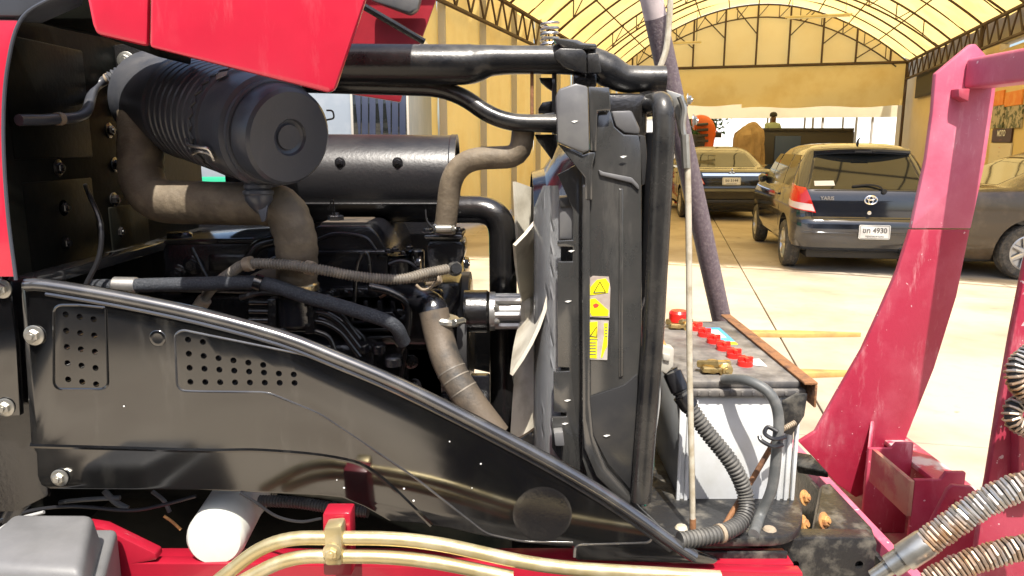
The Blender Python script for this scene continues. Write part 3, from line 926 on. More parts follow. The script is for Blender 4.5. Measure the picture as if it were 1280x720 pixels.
hb.scale = (0.95, 1.04, 1.0)

# ---- sedan shape used for two different cars
S = Shape([(0.22, 0.22, 4.35, 0.76, 0.35), (0.30, 0.10, 4.45, 0.83, 0.35), (0.45, 0.02, 4.50, 0.865, 0.32), (0.60, 0.0, 4.52, 0.875, 0.30), (0.66, 0.03, 4.50, 0.878, 0.26),
           (0.85, 0.04, 4.38, 0.87, 0.22), (0.98, 0.06, 4.0, 0.855, 0.2), (1.02, 0.14, 3.6, 0.84, 0.2), (1.045, 0.55, 3.4, 0.815, 0.2), (1.06, 0.66, 3.28, 0.80, 0.2), (1.2, 0.98, 2.98, 0.735, 0.2),
           (1.34, 1.28, 2.68, 0.66, 0.2), (1.42, 1.50, 2.45, 0.59, 0.2), (1.46, 1.75, 2.2, 0.46, 0.2), (1.475, 1.9, 2.05, 0.30, 0.07)])
ZS = [0.22, 0.26, 0.30, 0.37, 0.45, 0.52, 0.60, 0.63, 0.66, 0.72, 0.78, 0.85, 0.92, 0.98, 1.0, 1.02, 1.035, 1.045, 1.06, 1.12, 1.2, 1.27, 1.34, 1.38, 1.42, 1.44, 1.46, 1.475]
def sedan(name, label, paint, plate=None):
    t = thing(name, label, 'car')
    b = obj('body', S.mesh(ZS), paint, t, ang=50)
    wheel_wells(b, 0.31, (0.95, 3.55), 0.875)
    for y in (0.95, 3.55):
        for sd in (-1, 1): wheel(t, sd * 0.785, y, 0.31, sd)
    obj('rear_window', S.patch(quad(-0.60, 1.065, 0.60, 1.065, 0.50, 1.37, -0.50, 1.37), 0.004, 12, 8), 'car_glass', t)
    # windscreen: flat-ish sheet on the front slope
    pts = [Vector((-0.60, 3.305, 1.07)), Vector((0.60, 3.305, 1.07)), Vector((0.50, 2.70, 1.36)), Vector((-0.50, 2.70, 1.36))]
    obj('windscreen', prism(pts, (0, 0.02, 0.03), 0.0), 'car_glass', t)
    for sg in (1, -1):
        for (y0, y1, yt0, yt1) in ((0.95, 1.55, 1.40, 1.58), (1.62, 2.28, 1.64, 2.24), (2.35, 3.10, 2.31, 2.62)):
            def f(u, v, y0=y0, y1=y1, yt0=yt0, yt1=yt1, sg=sg):
                z = 1.065 + 0.30 * v
                y = (y0 + (y1 - y0) * u) * (1 - v) + (yt0 + (yt1 - yt0) * u) * v
                r, fr, hw, cr = S.at(z)
                return (sg * (hw - cr + cr * math.pi / 2 + (y - r - cr)), z)
            obj('side_window', S.patch(f, 0.004, 6, 5), 'car_glass', t)
        lamp = obj('tail_lamp', S.patch(quad(sg * 0.52, 0.74, sg * 1.02, 0.76, sg * 1.0, 0.95, sg * 0.62, 0.93), 0.010, 10, 5, 0.014), 'lamp_red', t)
        obj('lamp_lens', S.patch(quad(sg * 0.54, 0.75, sg * 0.9, 0.765, sg * 0.9, 0.83, sg * 0.57, 0.82), 0.014, 8, 3, 0.006), 'lamp_clear', lamp)
        obj('head_lamp', box(-sg * 0.60 - 0.16, -sg * 0.60 + 0.16, 4.20, 4.36, 0.70, 0.80, 0.03), 'lamp_clear', t)
        bm = lathe([(0, 0.0), (0, 0.05), (0.05, 0.085), (0.12, 0.09), (0.17, 0.06), (0.18, 0)], (-sg * 0.83, 2.95, 1.06), (-sg, -0.15, 0), 12)
        obj('door_mirror', bm, paint, t)
        for yd in (1.45, 2.32):
            obj('door_seam', tube([S.pt(z, sg * (S.at(z)[2] - S.at(z)[3] + S.at(z)[3] * 1.571 + yd - S.at(z)[0] - S.at(z)[3]), 0.001) for z in (0.34, 0.5, 0.7, 0.9, 1.0)], 0.004, 4), 'car_trim', t)
            obj('door_handle', box(-sg * 0.868 - 0.014, -sg * 0.868 + 0.014, yd + 0.06, yd + 0.24, 0.90, 0.93, 0.006), paint, t)
    bm = tube([S.pt(0.655, s, 0.003) for s in [-0.8 + 1.6 * i / 12 for i in range(13)]], 0.006, 5)
    obj('boot_seam', bm, 'car_trim', t)
    obj('chrome_strip', S.patch(quad(-0.56, 0.905, 0.56, 0.905, 0.58, 0.955, -0.58, 0.955), 0.018, 12, 2, 0.02), 'chrome', t)
    tri = None
    for a in (90, 210, 330):
        d = Vector((math.cos(R(a)), 0, math.sin(R(a)))); e = Vector((-math.sin(R(a)), 0, math.cos(R(a))))
        c = Vector((0, 0.012, 0.985))
        tri = prism([c, c + d * 0.035 + e * 0.021, c + d * 0.07, c + d * 0.035 - e * 0.021], (0, 0.012, 0), 0.001, tri)
    obj('diamond_badge', tri, 'chrome', t)
    obj('underbody', box(-0.62, 0.62, 0.3, 4.2, 0.17, 0.32, 0.02), 'car_trim', t)
    obj('bumper_groove', box(-0.66, 0.66, -0.006, 0.03, 0.36, 0.43, 0.01), 'car_trim', t)
    if plate: add_plate(t, (0, 0.006, 0.80), 0.36, 0.15, *plate)
    return t
sd1 = sedan('parked_sedan', 'black sedan with chrome boot strip and white plate beside the navy hatchback', 'car_black', ('จย 5144', 'กรุงเทพมหานคร'))
g1 = ground_at(912, 277)
sd1.location = (g1.x, g1.y, 0)
sd1.rotation_euler = (0, 0, R(-4))
sd2 = sedan('parked_saloon', 'glossy dark brown saloon standing side on below the shop posters', 'car_brown', None)
sd2.location = (4.95, 9.45, 0)
sd2.rotation_euler = (0, 0, R(-94))

# ---- lorry bed with a man, tarpaulin load, orange machine
tk = thing('flatbed_truck', 'dark flatbed truck body with blue cab panel behind the parked cars', 'truck', ground_at(1010, 238))
Yt = 24.0
for dy in (0.0, 1.85):
    obj('bed_side', pbox(946, 1066, 163, 205, Yt, Yt + 0.06, 0.01), 'truck_dark', tk).location.y += dy
_a, _b = at(946, 205, Yt), at(1066, 205, Yt)
obj('bed_floor', box(_a.x, _b.x, Yt + 0.065, Yt + 1.845, 0.66, 0.72, 0.01), 'truck_dark', tk)
for xx in (_a.x, _b.x - 0.05):
    obj('bed_end', box(xx, xx + 0.05, Yt + 0.065, Yt + 1.845, 0.565, 1.9, 0.01), 'truck_dark', tk)
obj('bed_rail', pbox(944, 1068, 160, 163.5, Yt - 0.06, Yt + 0.04, 0.01), 'truck_dark', tk)
obj('cab_panel', pbox(968, 1000, 170, 212, Yt - 0.05, Yt - 0.005, 0.01), 'truck_blue', tk)
obj('chassis', pbox(946, 1066, 205.3, 216, Yt + 0.1, Yt + 1.8, 0.02), 'truck_blue', tk)
for px in (958, 985, 1050):
    c = at(px, 214, Yt + 0.2)
    for dy in (0, 1.45):
        obj('wheel', cyl((c.x, c.y - 0.1 + dy, 0.42), (0, 1, 0), 0.25, 0.42, 24), 'tyre', tk)
tl = thing('tarpaulin_bundle', 'tall bundle under a wrinkled brown tarpaulin beside the truck bed', 'bundle', ground_at(935, 238))
c = at(934, 190, 23.6)
bm = bmesh.new()
rings = []
for j in range(12):
    v = j / 11
    row = []
    for i in range(40):
        z = v * at(934, 157, 23.6).z
        a = 2 * math.pi * i / 40
        fold = 0.9 + 0.22 * abs(math.sin(a * 5 + v * 1.5)) + 0.04 * math.sin(a * 7 + v * 3) + 0.07 * math.sin(a * 13 + v * 5) + 0.05 * math.sin(a * 4 - v * 9)
        rr = (0.50 - 0.10 * v) * fold * (1.0 if v < 0.85 else math.sqrt(max(0.0, 1 - ((v - 0.85) / 0.17) ** 2)))
        z += 0.12 * v * v * math.sin(a + 0.8)
        row.append(bm.verts.new((c.x + rr * math.cos(a) + 0.05 * v, c.y + rr * 0.9 * math.sin(a), z)))
    rings.append(row)
for j in range(11):
    for i in range(40): bm.faces.new((rings[j][i], rings[j][(i + 1) % 40], rings[j + 1][(i + 1) % 40], rings[j + 1][i]))
bm.faces.new(rings[-1]); bm.faces.new(list(reversed(rings[0])))
obj('tarpaulin', bm, 'tarp_brown', tl)
obj('tie_rope', tube([(c.x + 0.60 * math.cos(a), c.y + 0.55 * math.sin(a), 0.9) for a in [2 * math.pi * i / 24 for i in range(25)]], 0.014, 5, cap=False), 'rod_beige', tl)

def skin_person(name, label, joints, edges, radii, mats_by_z, loc, head=True):
    """joints: positions; one continuous skinned body"""
    t = thing(name, label, 'person', loc)
    me = bpy.data.meshes.new('body')
    me.from_pydata([Vector(j) for j in joints], edges, [])
    o = bpy.data.objects.new('body', me); C.objects.link(o)
    md = o.modifiers.new('skin', 'SKIN'); md.use_smooth_shade = True
    for i, r in enumerate(radii):
        sv = me.skin_vertices[0].data[i]
        sv.radius = (r, r) if not isinstance(r, tuple) else r
        sv.use_root = (i == 0)
    o.modifiers.new('sub', 'SUBSURF').levels = 2
    bpy.context.view_layer.update()
    dg = bpy.context.evaluated_depsgraph_get()
    new = bpy.data.meshes.new_from_object(o.evaluated_get(dg))
    o.modifiers.clear(); o.data = new
    for q in mats_by_z[0]: new.materials.append(M[q])
    for p in new.polygons:
        p.material_index = mats_by_z[1](p.center); p.use_smooth = True
    o.parent = t
    o.location = (0, 0, 0)
    return t, o
PJ = [(0, 0, 0.95), (0, 0, 1.18), (0, 0.01, 1.38), (0, 0, 1.50), (0, -0.01, 1.58), (0, -0.01, 1.70),
      (0.19, 0, 1.42), (0.26, -0.05, 1.16), (0.20, -0.24, 1.02), (0.17, -0.32, 1.0), (-0.19, 0, 1.42), (-0.26, -0.05, 1.16), (-0.20, -0.24, 1.02), (-0.17, -0.32, 1.0),
      (0.10, 0, 0.88), (0.12, 0, 0.48), (0.12, 0.03, 0.09), (0.13, -0.14, 0.04), (-0.10, 0, 0.88), (-0.12, 0, 0.48), (-0.12, 0.03, 0.09), (-0.13, -0.14, 0.04)]
PE = [(0, 1), (1, 2), (2, 3), (3, 4), (4, 5), (2, 6), (6, 7), (7, 8), (8, 9), (2, 10), (10, 11), (11, 12), (12, 13), (0, 14), (14, 15), (15, 16), (16, 17), (0, 18), (18, 19), (19, 20), (20, 21)]
PRD = [(0.16, 0.12), (0.15, 0.11), (0.16, 0.11), 0.055, 0.085, 0.10, 0.065, 0.05, 0.04, 0.035, 0.065, 0.05, 0.04, 0.035, 0.09, 0.06, 0.045, 0.04, 0.09, 0.06, 0.045, 0.04]
def pm(c):
    if c.z > 1.49: return 0
    if c.z > 0.92 and not (abs(c.y) > 0.2): return 1
    return 2 if c.z <= 0.92 else 0
bedtop = at(968, 163.5, Yt).z
pp, pb = skin_person('person', 'person in a green shirt standing on the dark truck bed, back turned', PJ, PE, PRD, (['skin', 'shirt_green', 'cloth_dark'], pm), (at(966, 160, Yt + 1.0).x, Yt + 1.0, 0))
hz = at(968, 141, Yt + 1.0).z - 1.80
pp.location.z = 0.72
hair = lathe([(0, 0.112), (0.05, 0.118), (0.10, 0.105), (0.135, 0.07), (0.15, 0)], (0, 0.01, 1.68), (0, 0.05, 1), 18)
hair = obj('hair', hair, 'hair', None)
hair.parent = pp
om = thing('orange_machine', 'orange tractor with rounded cowl parked by the green tree', 'machine', ground_at(872, 232))
Yo = 22.0
obj('cowl', tube(catmull([at(866, 156, Yo), at(874, 154, Yo), at(882, 158, Yo), at(886, 170, Yo), at(884, 186, Yo)], 6), [0.16 + 0.09 * math.sin(math.pi * min(1, i / 20)) for i in range(25)], 18, flat=0.9), 'orange_paint', om)
for kk in range(4):
    obj('grille_slot', tube([at(871, 156 + kk * 7, Yo - 0.3), at(885, 155 + kk * 7, Yo - 0.3)], 0.04, 6), 'truck_dark', om)
obj('seat_back', pbox(862, 884, 168, 200, Yo - 0.1, Yo + 0.2, 0.05), 'truck_dark', om)
obj('frame', pbox(856, 896, 200, 222, Yo - 0.2, Yo + 0.6, 0.06), 'orange_paint', om)
obj('mirror', pbox(892, 902, 165, 172, Yo - 0.05, Yo, 0.01), 'car_trim', om)
obj('mirror_stalk', tube([at(888, 160, Yo), at(894, 160, Yo), at(896, 166, Yo - 0.03)], 0.015, 6), 'orange_paint', om)
for px in (860, 894):
    for dy in (0.0, 0.9):
        p = at(px, 222, Yo - 0.15)
        obj('wheel', cyl((p.x, p.y - 0.12 + dy, 0.40), (0, 1, 0), 0.25, 0.40, 24), 'tyre', om)

# red machinery frame glimpsed behind the hoop tube
rm = thing('red_implement', 'red tubular implement frame seen through the gap beside the radiator', 'implement', ground_at(818, 246))
Yr = 20.0
bm = tube(fillet([at(806, 240, Yr), at(808, 205, Yr), at(822, 198, Yr), at(824, 240, Yr)], 0.1), 0.06, 8)
obj('frame_hoop', bm, 'red_bright', rm)
bm = tube([at(800, 218, Yr), at(850, 216, Yr)], 0.05, 8)
obj('frame_bar', bm, 'red_bright', rm)
for px in (806, 824, 846):
    p = at(px, 230, Yr)
    obj('frame_leg', tube([(p.x, p.y, 0), (p.x, p.y, at(px, 216, Yr).z)], 0.05, 8), 'red_bright', rm)

# ---- posters on the shop wall
def poster(name, label, s0, s1, z0, z1, m, cat='poster'):
    return wall_piece(name, s0, s1, HW + 0.215, z0, z1, m, 0.03, None, label=label, cat=cat)
def ws(px, py):
    """(s, z) on the shop wall plane seen at a picture position"""
    d = RGT * ((px - 640) / FPX) + UPV * ((360 - py) / FPX) + FWD
    p0 = tp(0, HW + 0.21, 0)
    k = (p0 - EYE).dot(PR) / d.dot(PR)
    p = EYE + d * k
    return (T0 - p).dot(AX), p.z
def wposter(name, label, px0, px1, py0, py1, m, cat='poster', parent=None, off=0.0, th=0.03):
    s0, _ = ws(px0, (py0 + py1) / 2); s1, _ = ws(px1, (py0 + py1) / 2)
    _, z1 = ws((px0 + px1) / 2, py0); _, z0 = ws((px0 + px1) / 2, py1)
    pts = [tp(s0, HW + 0.21 - off, z0), tp(s1, HW + 0.21 - off, z0), tp(s1, HW + 0.21 - off, z1), tp(s0, HW + 0.21 - off, z1)]
    return obj(name, prism(pts, PR * th, 0.0), m, parent, label=label, cat=cat), Vector(tp((s0 + s1) / 2, HW + 0.20 - off, (z0 + z1) / 2)), abs(s1 - s0), z1 - z0
tv = thing('wall_screen', 'black flat screen hung high on the cream shop wall', 'screen', tp(12, HW + 0.2, 2.5))
wposter('screen_frame', None, 1148, 1196, 82, 116, 'car_trim', None, tv, 0.06, 0.05)
wposter('screen_panel', None, 1150, 1194, 84, 114, 'ink_black', None, tv, 0.08, 0.015)
wposter('screen_bracket', None, 1165, 1175, 94, 102, 'truss_grey', None, tv, 0.009, 0.04)
for k, (a, b2) in enumerate(((1240, 1254), (1256, 1277))):
    t = thing('wall_poster', ('narrow ' if k == 0 else 'wide ') + 'orange topped poster with a dark photo on the shop wall', 'poster', (0, 0, 0))
    wposter('poster_heading', None, a, b2, 114, 132, 'poster_orange', None, t)
    wposter('poster_photo', None, a, b2, 132.5, 160, 'poster_photo', None, t)
t = thing('notice_board', 'dark headed notice with MOTO lettering above pale text', 'notice', (0, 0, 0))
_, c, w, h = wposter('board_header', None, 1240, 1264, 161, 178, 'poster_dark', None, t)
text_mesh('header_lettering', 'MOTO', h * 0.62, 'plate_white', t, facing(c + Vector((-0.01, -0.02, h * 0.15)), -AX, (0, 0, 1)), bold=True)
text_mesh('header_lettering', '-- -----', h * 0.22, 'poster_orange', t, facing(c + Vector((-0.01, -0.02, -h * 0.3)), -AX, (0, 0, 1)))
_, c, w, h = wposter('board_sheet', None, 1236, 1262, 179, 212, 'poster_paper', None, t)
for j in range(5):
    text_mesh('sheet_lettering', ['OPEN', 'DAILY', 'ราคา', 'บริการ', 'อะไหล่'][j] if j < 0 else '-----', h * 0.14, 'ink_red' if j == 0 else 'ink_grey', t, facing(c + Vector((-0.01, -0.02, h * (0.34 - 0.16 * j))), -AX, (0, 0, 1)))
# ---- pale cabin with blue curtained window behind the engine
bo = thing('site_cabin', 'pale blue grey cabin with blue curtained window and green base behind the engine', 'cabin', (-2.4, 9.0, 0))
Yb = 8.0
x0, x1 = at(150, 100, Yb).x, at(511, 100, Yb).x
gz = at(270, 221, Yb).z
obj('wall', box(x0, x1, Yb, Yb + 2.2, gz - 0.2, 2.6, 0.02), 'booth_blue', bo)
obj('base_band', box(x0 + 0.01, x1 - 0.01, Yb - 0.02, Yb + 2.19, 0.0, gz, 0.02), 'green_paint', bo)
obj('roof', box(x0 - 0.1, x1 + 0.06, Yb - 0.15, Yb + 2.3, 2.605, 2.7, 0.02), 'wall_white', bo)
obj('window_frame', pbox(438, 511, 108, 172, Yb - 0.03, Yb - 0.004, 0.008), 'truss_grey', bo)
obj('window_pane', pbox(441, 508, 110, 170, Yb - 0.045, Yb - 0.031, 0.004), 'car_glass', bo)
for k in range(7):
    px = 443 + k * 9.4
    obj('curtain_strip', pprism([(px, 112), (px + 7.6, 112), (px + 7.6, 169), (px, 169)] if k not in (0, 3, 4) else [(px, 112), (px + 7.6, 112), (px + 7.6, 168), (px + 5, 168)], Yb - 0.052, 0.006, 0.001), 'curtain_blue', bo)

# ---- pallet fork tines lying on the concrete
def tine(label, px0, py0, px1, py1, w):
    t = thing('fork_tine', label, 'fork tine', ground_at(px0, py0))
    a, b = ground_at(px0, py0), ground_at(px1, py1)
    d = (b - a).normalized(); n = Vector((-d.y, d.x, 0)); L = (b - a).length
    bm = prism(round_poly([a - n * w, a + d * L * 0.60 - n * w, a + d * (L - 0.03) - n * w * 0.15, b, a + d * (L - 0.03) + n * w * 0.15, a + d * L * 0.60 + n * w, a + n * w], 0.03), (0, 0, 0.035), 0.004)
    obj('blade', bm, 'fork_yellow', t)
    bm = prism([a - n * 0.5 - d * 0.06, a + n * w - d * 0.06, a + n * w - d * 0.002, a - n * 0.5 - d * 0.002], (0, 0, 0.10), 0.006)
    obj('shank', bm, 'fork_yellow', t)
    for dy in (0.12, 0.40):
        obj('hook', box(a.x - 0.14, a.x - 0.062, a.y - dy - 0.03, a.y - dy + 0.03, 0.02, 0.07, 0.006), 'fork_yellow', t)
tine('rusty yellow fork tine with a tapered tip lying free on the concrete', 880, 419, 1077, 421, 0.055)
tine('rusty yellow fork tine whose tip lies behind the red upright plate', 900, 470, 1082, 470, 0.05)

# ================================================================== THE TRACTOR
tr = thing('tractor', 'red and black tractor with its bonnet raised over the open engine bay', 'tractor', (-0.2, 1.3, 0))
BN = Vector((0, -1, 0))
def bolt(px, py, Y, r=0.008, m='steel', parent=None, axis=BN, name='bolt'):
    return obj(name, hexbolt(at(px, py, Y), axis, r), m, parent if parent is not None else tr)

# ---- lower side panel (near side)
YP = 0.95
out = [(25, 353), (33, 349), (60, 350), (150, 365), (250, 386), (350, 413), (420, 440), (500, 474), (600, 524), (690, 572), (760, 614), (810, 649), (840, 671), (868, 689),
       (899, 701), (893, 706), (722, 701), (717, 697), (717, 684), (690, 683), (650, 679), (610, 672), (560, 661), (525, 655), (487, 652), (455, 634), (428, 623), (400, 620), (250, 613), (62, 612), (50, 607), (46, 595), (45, 567), (38, 556)]
pan = obj('side_panel', pprism(out, YP, 0.012, 0.003), 'black_gloss', tr)
holes = []
for r_ in range(5):
    for c_ in range(3):
        holes.append((82 + c_ * 17.5 + r_ * 0.8, 393 + r_ * 20.5 + c_ * 3 - r_ * 0.2))
for r_, (x0, n) in enumerate(((235, 2), (236, 6), (237, 8), (238, 8))):
    for c_ in range(n):
        holes.append((x0 + c_ * 18.6, 424.5 + r_ * 17.6 + c_ * (2.8 if r_ < 2 else 1.2 if r_ == 2 else 0.2)))
cut = None
for (x, y) in holes:
    p = at(x, y, YP)
    cut = cyl((p.x, p.y - 0.01, p.z), (0, 1, 0), 0.05, 0.0040, 14, cut, bv=0.0)
boolean_cut(pan, cut)
# rolled top edge
top = [at(x, y, YP - 0.003) for x, y in out[1:15]]
def shift(pts, dx, dy, Y): return [at(x + dx, y + dy, Y) for x, y in pts]
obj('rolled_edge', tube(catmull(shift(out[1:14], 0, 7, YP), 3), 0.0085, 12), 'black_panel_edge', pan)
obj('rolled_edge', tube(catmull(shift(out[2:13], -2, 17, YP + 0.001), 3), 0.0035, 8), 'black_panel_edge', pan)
def ridge(pxs, r, m='black_panel_edge', name='pressed_ridge', bury=0.5, parent=pan, closed=False, fl=0.012):
    pts = [at(x, y, YP + r * bury) for x, y in pxs]
    obj(name, tube(fillet(pts, fl) if fl else catmull(pts, 5), r, 8, cap=not closed), m, parent)
ridge([(100, 381), (68, 381), (68, 486), (136, 486), (133, 386), (131, 384), (99, 381)], 0.0022, 'black_gloss')
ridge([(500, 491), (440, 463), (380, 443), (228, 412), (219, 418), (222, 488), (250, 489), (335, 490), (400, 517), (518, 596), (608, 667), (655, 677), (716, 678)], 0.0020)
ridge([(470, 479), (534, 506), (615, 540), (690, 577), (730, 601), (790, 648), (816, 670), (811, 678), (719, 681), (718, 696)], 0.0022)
ridge([(40, 556), (150, 559), (260, 562), (330, 562), (420, 571), (470, 590), (540, 655)], 0.0050, 'black_gloss', bury=0.75, fl=0)
# shallow dished depressions: ring pressings
for (x, y, r, w) in ((197, 423, 0.011, 0.002), (678, 643, 0.040, 0.004)):
    c = at(x, y, YP)
    obj('pressed_dimple', lathe([(-0.001, 0), (0.0005, 0.0001), (0.0005, r * 0.6), (0.0007, r * 0.9), (0.0, r), (-0.001, r * 1.06)], c, BN, 28), 'black_satin' if x > 300 else 'black_gloss', pan)
for (x, y, r) in ((43, 419, 0.0085), (75, 597, 0.0075)): bolt(x, y, YP - 0.001, r, 'zinc_white', pan)
for (x, y) in ((601, 580), (562, 552), (517, 626), (421, 600), (505, 611), (155, 508), (590, 610), (430, 610)):
    c = at(x, y, YP - 0.0008)
    obj('paint_chip', lathe([(0, 0), (0, random.uniform(0.0008, 0.0022)), (0.0006, 0.0006), (0.0006, 0)], c, BN, 6), 'chip_white', pan)
# matching panel on the far side of the engine
dm = Vector((0, 1.69 - YP, 0))
obj('far_side_panel', prism([at(x, y, YP) + dm for x, y in out], (0, 0.012, 0), 0.003), 'black_gloss', tr)
# neighbouring panel at the left edge
pl = obj('rear_side_panel', pprism([(-160, 350), (-5, 350), (10, 352), (20, 430), (25, 520), (-160, 522)], YP + 0.004, 0.01, 0.002), 'black_gloss', tr)
bolt(3, 361, YP + 0.003, 0.008, 'zinc_white', pl); bolt(7, 509, YP + 0.003, 0.008, 'zinc_white', pl)
obj('panel_gap_strip', pprism([(12, 345), (45, 352), (60, 620), (20, 640), (-140, 640), (-140, 525)], YP + 0.03, 0.01, 0.002), 'black_satin', tr)
# ---- firewall (stands square to the tractor, seen obliquely)
XF = at(17, 300, 0.99).x
fw = obj('firewall', box(XF - 0.02, XF, 0.985, 1.62, 0.95, 1.80, 0.004), 'firewall_black', tr)
for (y0, y1, z0, z1, d) in ((1.01, 1.2, 1.50, 1.66, 0.002), (1.23, 1.36, 1.22, 1.42, 0.003), (1.02, 1.19, 1.30, 1.47, 0.002)):
    obj('pressed_panel', box(XF - 0.004, XF + d, y0, y1, z0, z1, 0.005), 'firewall_black', fw)
def on_fw(px, py):
    d = RGT * ((px - 640) / FPX) + UPV * ((360 - py) / FPX) + FWD
    return EYE + d * ((XF - EYE.x) / d.x)
obj('firewall_rail', box(XF - 0.01, XF + 0.03, 0.985, 1.62, on_fw(120, 322).z - 0.012, on_fw(120, 322).z + 0.004, 0.003), 'shroud_grey', fw)
for (x, y) in ((78, 260), (72, 210), (136, 163), (143, 206), (148, 290), (142, 250), (80, 304)):
    obj('bolt', hexbolt(on_fw(x, y), (1, 0, 0), 0.008), 'black_satin', fw)
bp = obj('mount_plate', pprism([(118, 60), (185, 50), (185, 110), (150, 118), (140, 240), (128, 240), (128, 110)], 1.30, 0.006, 0.002), 'black_satin', tr)
for (x, y) in ((129, 76), (158, 76)): bolt(x, y, 1.299, 0.0095, 'zinc_white', bp)
bolt(145, 133, 1.28, 0.010, 'zinc_white', bp)
for (x, y) in ((137, 163), (141, 206), (148, 291)): bolt(x, y, 1.298, 0.010, 'black_satin', bp)
pts = catmull([on_fw(4, 150) + Vector((0.02, 0, 0)), on_fw(38, 149) + Vector((0.03, 0, 0)), on_fw(80, 142) + Vector((0.03, 0, 0)), at(120, 108, 1.24), at(160, 88, 1.25), at(190, 80, 1.26)], 8)
hb1 = obj('wiring_loom', tube(pts, 0.0075, 10), 'black_plastic', tr)
obj('loom_sleeve', ribbed(catmull([at(136, 100, 1.235), at(150, 92, 1.24), at(165, 86, 1.245)], 6), 0.012, 0.006, 0.003), 'black_plastic', hb1)
for i in (9, 27):
    obj('loom_band', tube([pts[i], pts[i + 1]], 0.009, 12), 'tape_tan', hb1)
obj('thin_cable', tube(catmull([on_fw(97, 232) + Vector((0.012, 0, 0)), at(112, 245, 1.10), at(126, 280, 1.08), at(124, 320, 1.07), at(107, 357, 1.06)], 8), 0.0035, 8), 'wire_black', tr)
# shelf top and dark corner box above
obj('bay_top_cover', pprism([(22, 22), (110, -30), (200, -30), (200, 72), (118, 42)], 1.02, 0.10, 0.004), 'firewall_black', tr)
# dash edge strip and red cowl sliver
obj('cowl_trim', tube(catmull([at(75, -8, 0.93), at(28, 22, 0.93), at(10, 80, 0.93), at(4, 160, 0.93), at(9, 260, 0.93), at(20, 350, 0.93)], 6), 0.0022, 8), 'grey_trim', tr)
obj('side_cowl', pprism([(-200, 22), (22, 25), (8, 80), (2, 160), (7, 260), (18, 346), (-200, 346)], 0.935, 0.004, 0.001), 'red_hood', tr)
obj('dash_cover', pprism([(-200, -80), (78, -80), (77, -2), (24, 21), (-200, 19)], 0.93, 0.05, 0.006), 'grey_trim', tr)

# ---- raised bonnet: near side, far side, top skin joining them
YH = 0.87
hood = part_empty('bonnet', tr, at(300, -60, 1.2))
obj('bonnet_side', pprism([(190, -140), (480, -140), (468, -40), (456, 0), (418, 112), (410, 116), (186, 59)], YH, 0.012, 0.005), 'red_hood', hood)
obj('bonnet_corner', pprism([(96, -140), (188, -140), (184, 58), (119, 43), (114, 30), (108, 0)], YH + 0.002, 0.012, 0.005), 'red_hood', hood)
YH2 = 1.72
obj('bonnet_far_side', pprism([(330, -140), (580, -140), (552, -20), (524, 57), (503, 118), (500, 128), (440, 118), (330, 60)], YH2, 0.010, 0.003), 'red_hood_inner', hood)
zt = at(300, -140, YH).z
xa, xb = at(96, -140, YH).x, at(480, -140, YH).x
xc = at(580, -140, YH2).x
zf = at(455, -140, YH2).z
def top_pt(x, f): return Vector((x, YH + (YH2 + 0.01 - YH) * f, zt - 0.004 + (zf - zt) * f))
# top skin, its middle left open to let light onto the engine
for f0, f1 in ((0.0, 0.16), (0.86, 1.0)):
    obj('bonnet_top', prism([top_pt(xa, f0), top_pt(xb + (xc - xb) * f0, f0), top_pt(xb + (xc - xb) * f1, f1), top_pt(xa, f1)], (0, 0, 0.012), 0.003), 'red_hood', hood)
for x0_, x1_ in ((xa, xa + 0.10),):
    obj('bonnet_bridge', prism([top_pt(x0_, 0.162), top_pt(x1_, 0.162), top_pt(x1_, 0.858), top_pt(x0_, 0.858)], (0, 0, 0.010), 0.002), 'red_hood', hood)
obj('bonnet_strut', tube([at(448, 4, 1.45), at(530, 52, 1.5)], 0.0065, 8), 'black_satin', hood)
obj('lamp_back', pprism([(462, -20), (530, -20), (522, 12), (512, 18), (462, 0)], 1.66, 0.03, 0.006), 'shroud_light', hood)

# ---- air cleaner
A, B2 = at(192, 122, 1.27), at(363, 172, 1.03)
ax = (B2 - A).normalized(); L = (B2 - A).length
Ra = 0.0745
ac = part_empty('air_cleaner', tr, A)
k = L
prof = [(0, 0), (0, Ra * 0.95), (0.006, Ra), (0.30 * k, Ra), (0.305 * k, Ra * 1.05), (0.33 * k, Ra * 1.05)]
s = 0.345 * k
for i in range(8):
    prof += [(s, Ra * 1.005), (s + 0.006 * k, Ra * 1.035), (s + 0.034 * k, Ra * 1.035), (s + 0.040 * k, Ra * 1.005)]
    s += 0.042 * k
prof += [(s, Ra * 1.04), (s + 0.045 * k, Ra * 1.045), (s + 0.05 * k, Ra * 1.0), (s + 0.15 * k, Ra * 0.985)]
s += 0.15 * k
prof += [(s + 0.01 * k, Ra * 1.04), (s + 0.05 * k, Ra * 1.04), (s + 0.06 * k, Ra * 0.97), (s + 0.075 * k, Ra * 0.97), (s + 0.08 * k, Ra * 0.93)]
obj('canister', lathe(prof + [(s + 0.08 * k, 0)], A, ax, 56), 'black_plastic', ac, ang=30)
e0 = s + 0.08 * k
capp = [(e0, 0), (e0, Ra * 0.90), (e0 + 0.02, Ra * 0.90), (e0 + 0.030, Ra * 0.86), (e0 + 0.034, Ra * 0.80), (e0 + 0.034, Ra * 0.33), (e0 + 0.030, Ra * 0.30), (e0 + 0.028, Ra * 0.24), (e0 + 0.031, Ra * 0.22), (e0 + 0.031, 0)]
capo = obj('end_cap', lathe(capp, A, ax, 48), 'black_plastic', ac, ang=30)
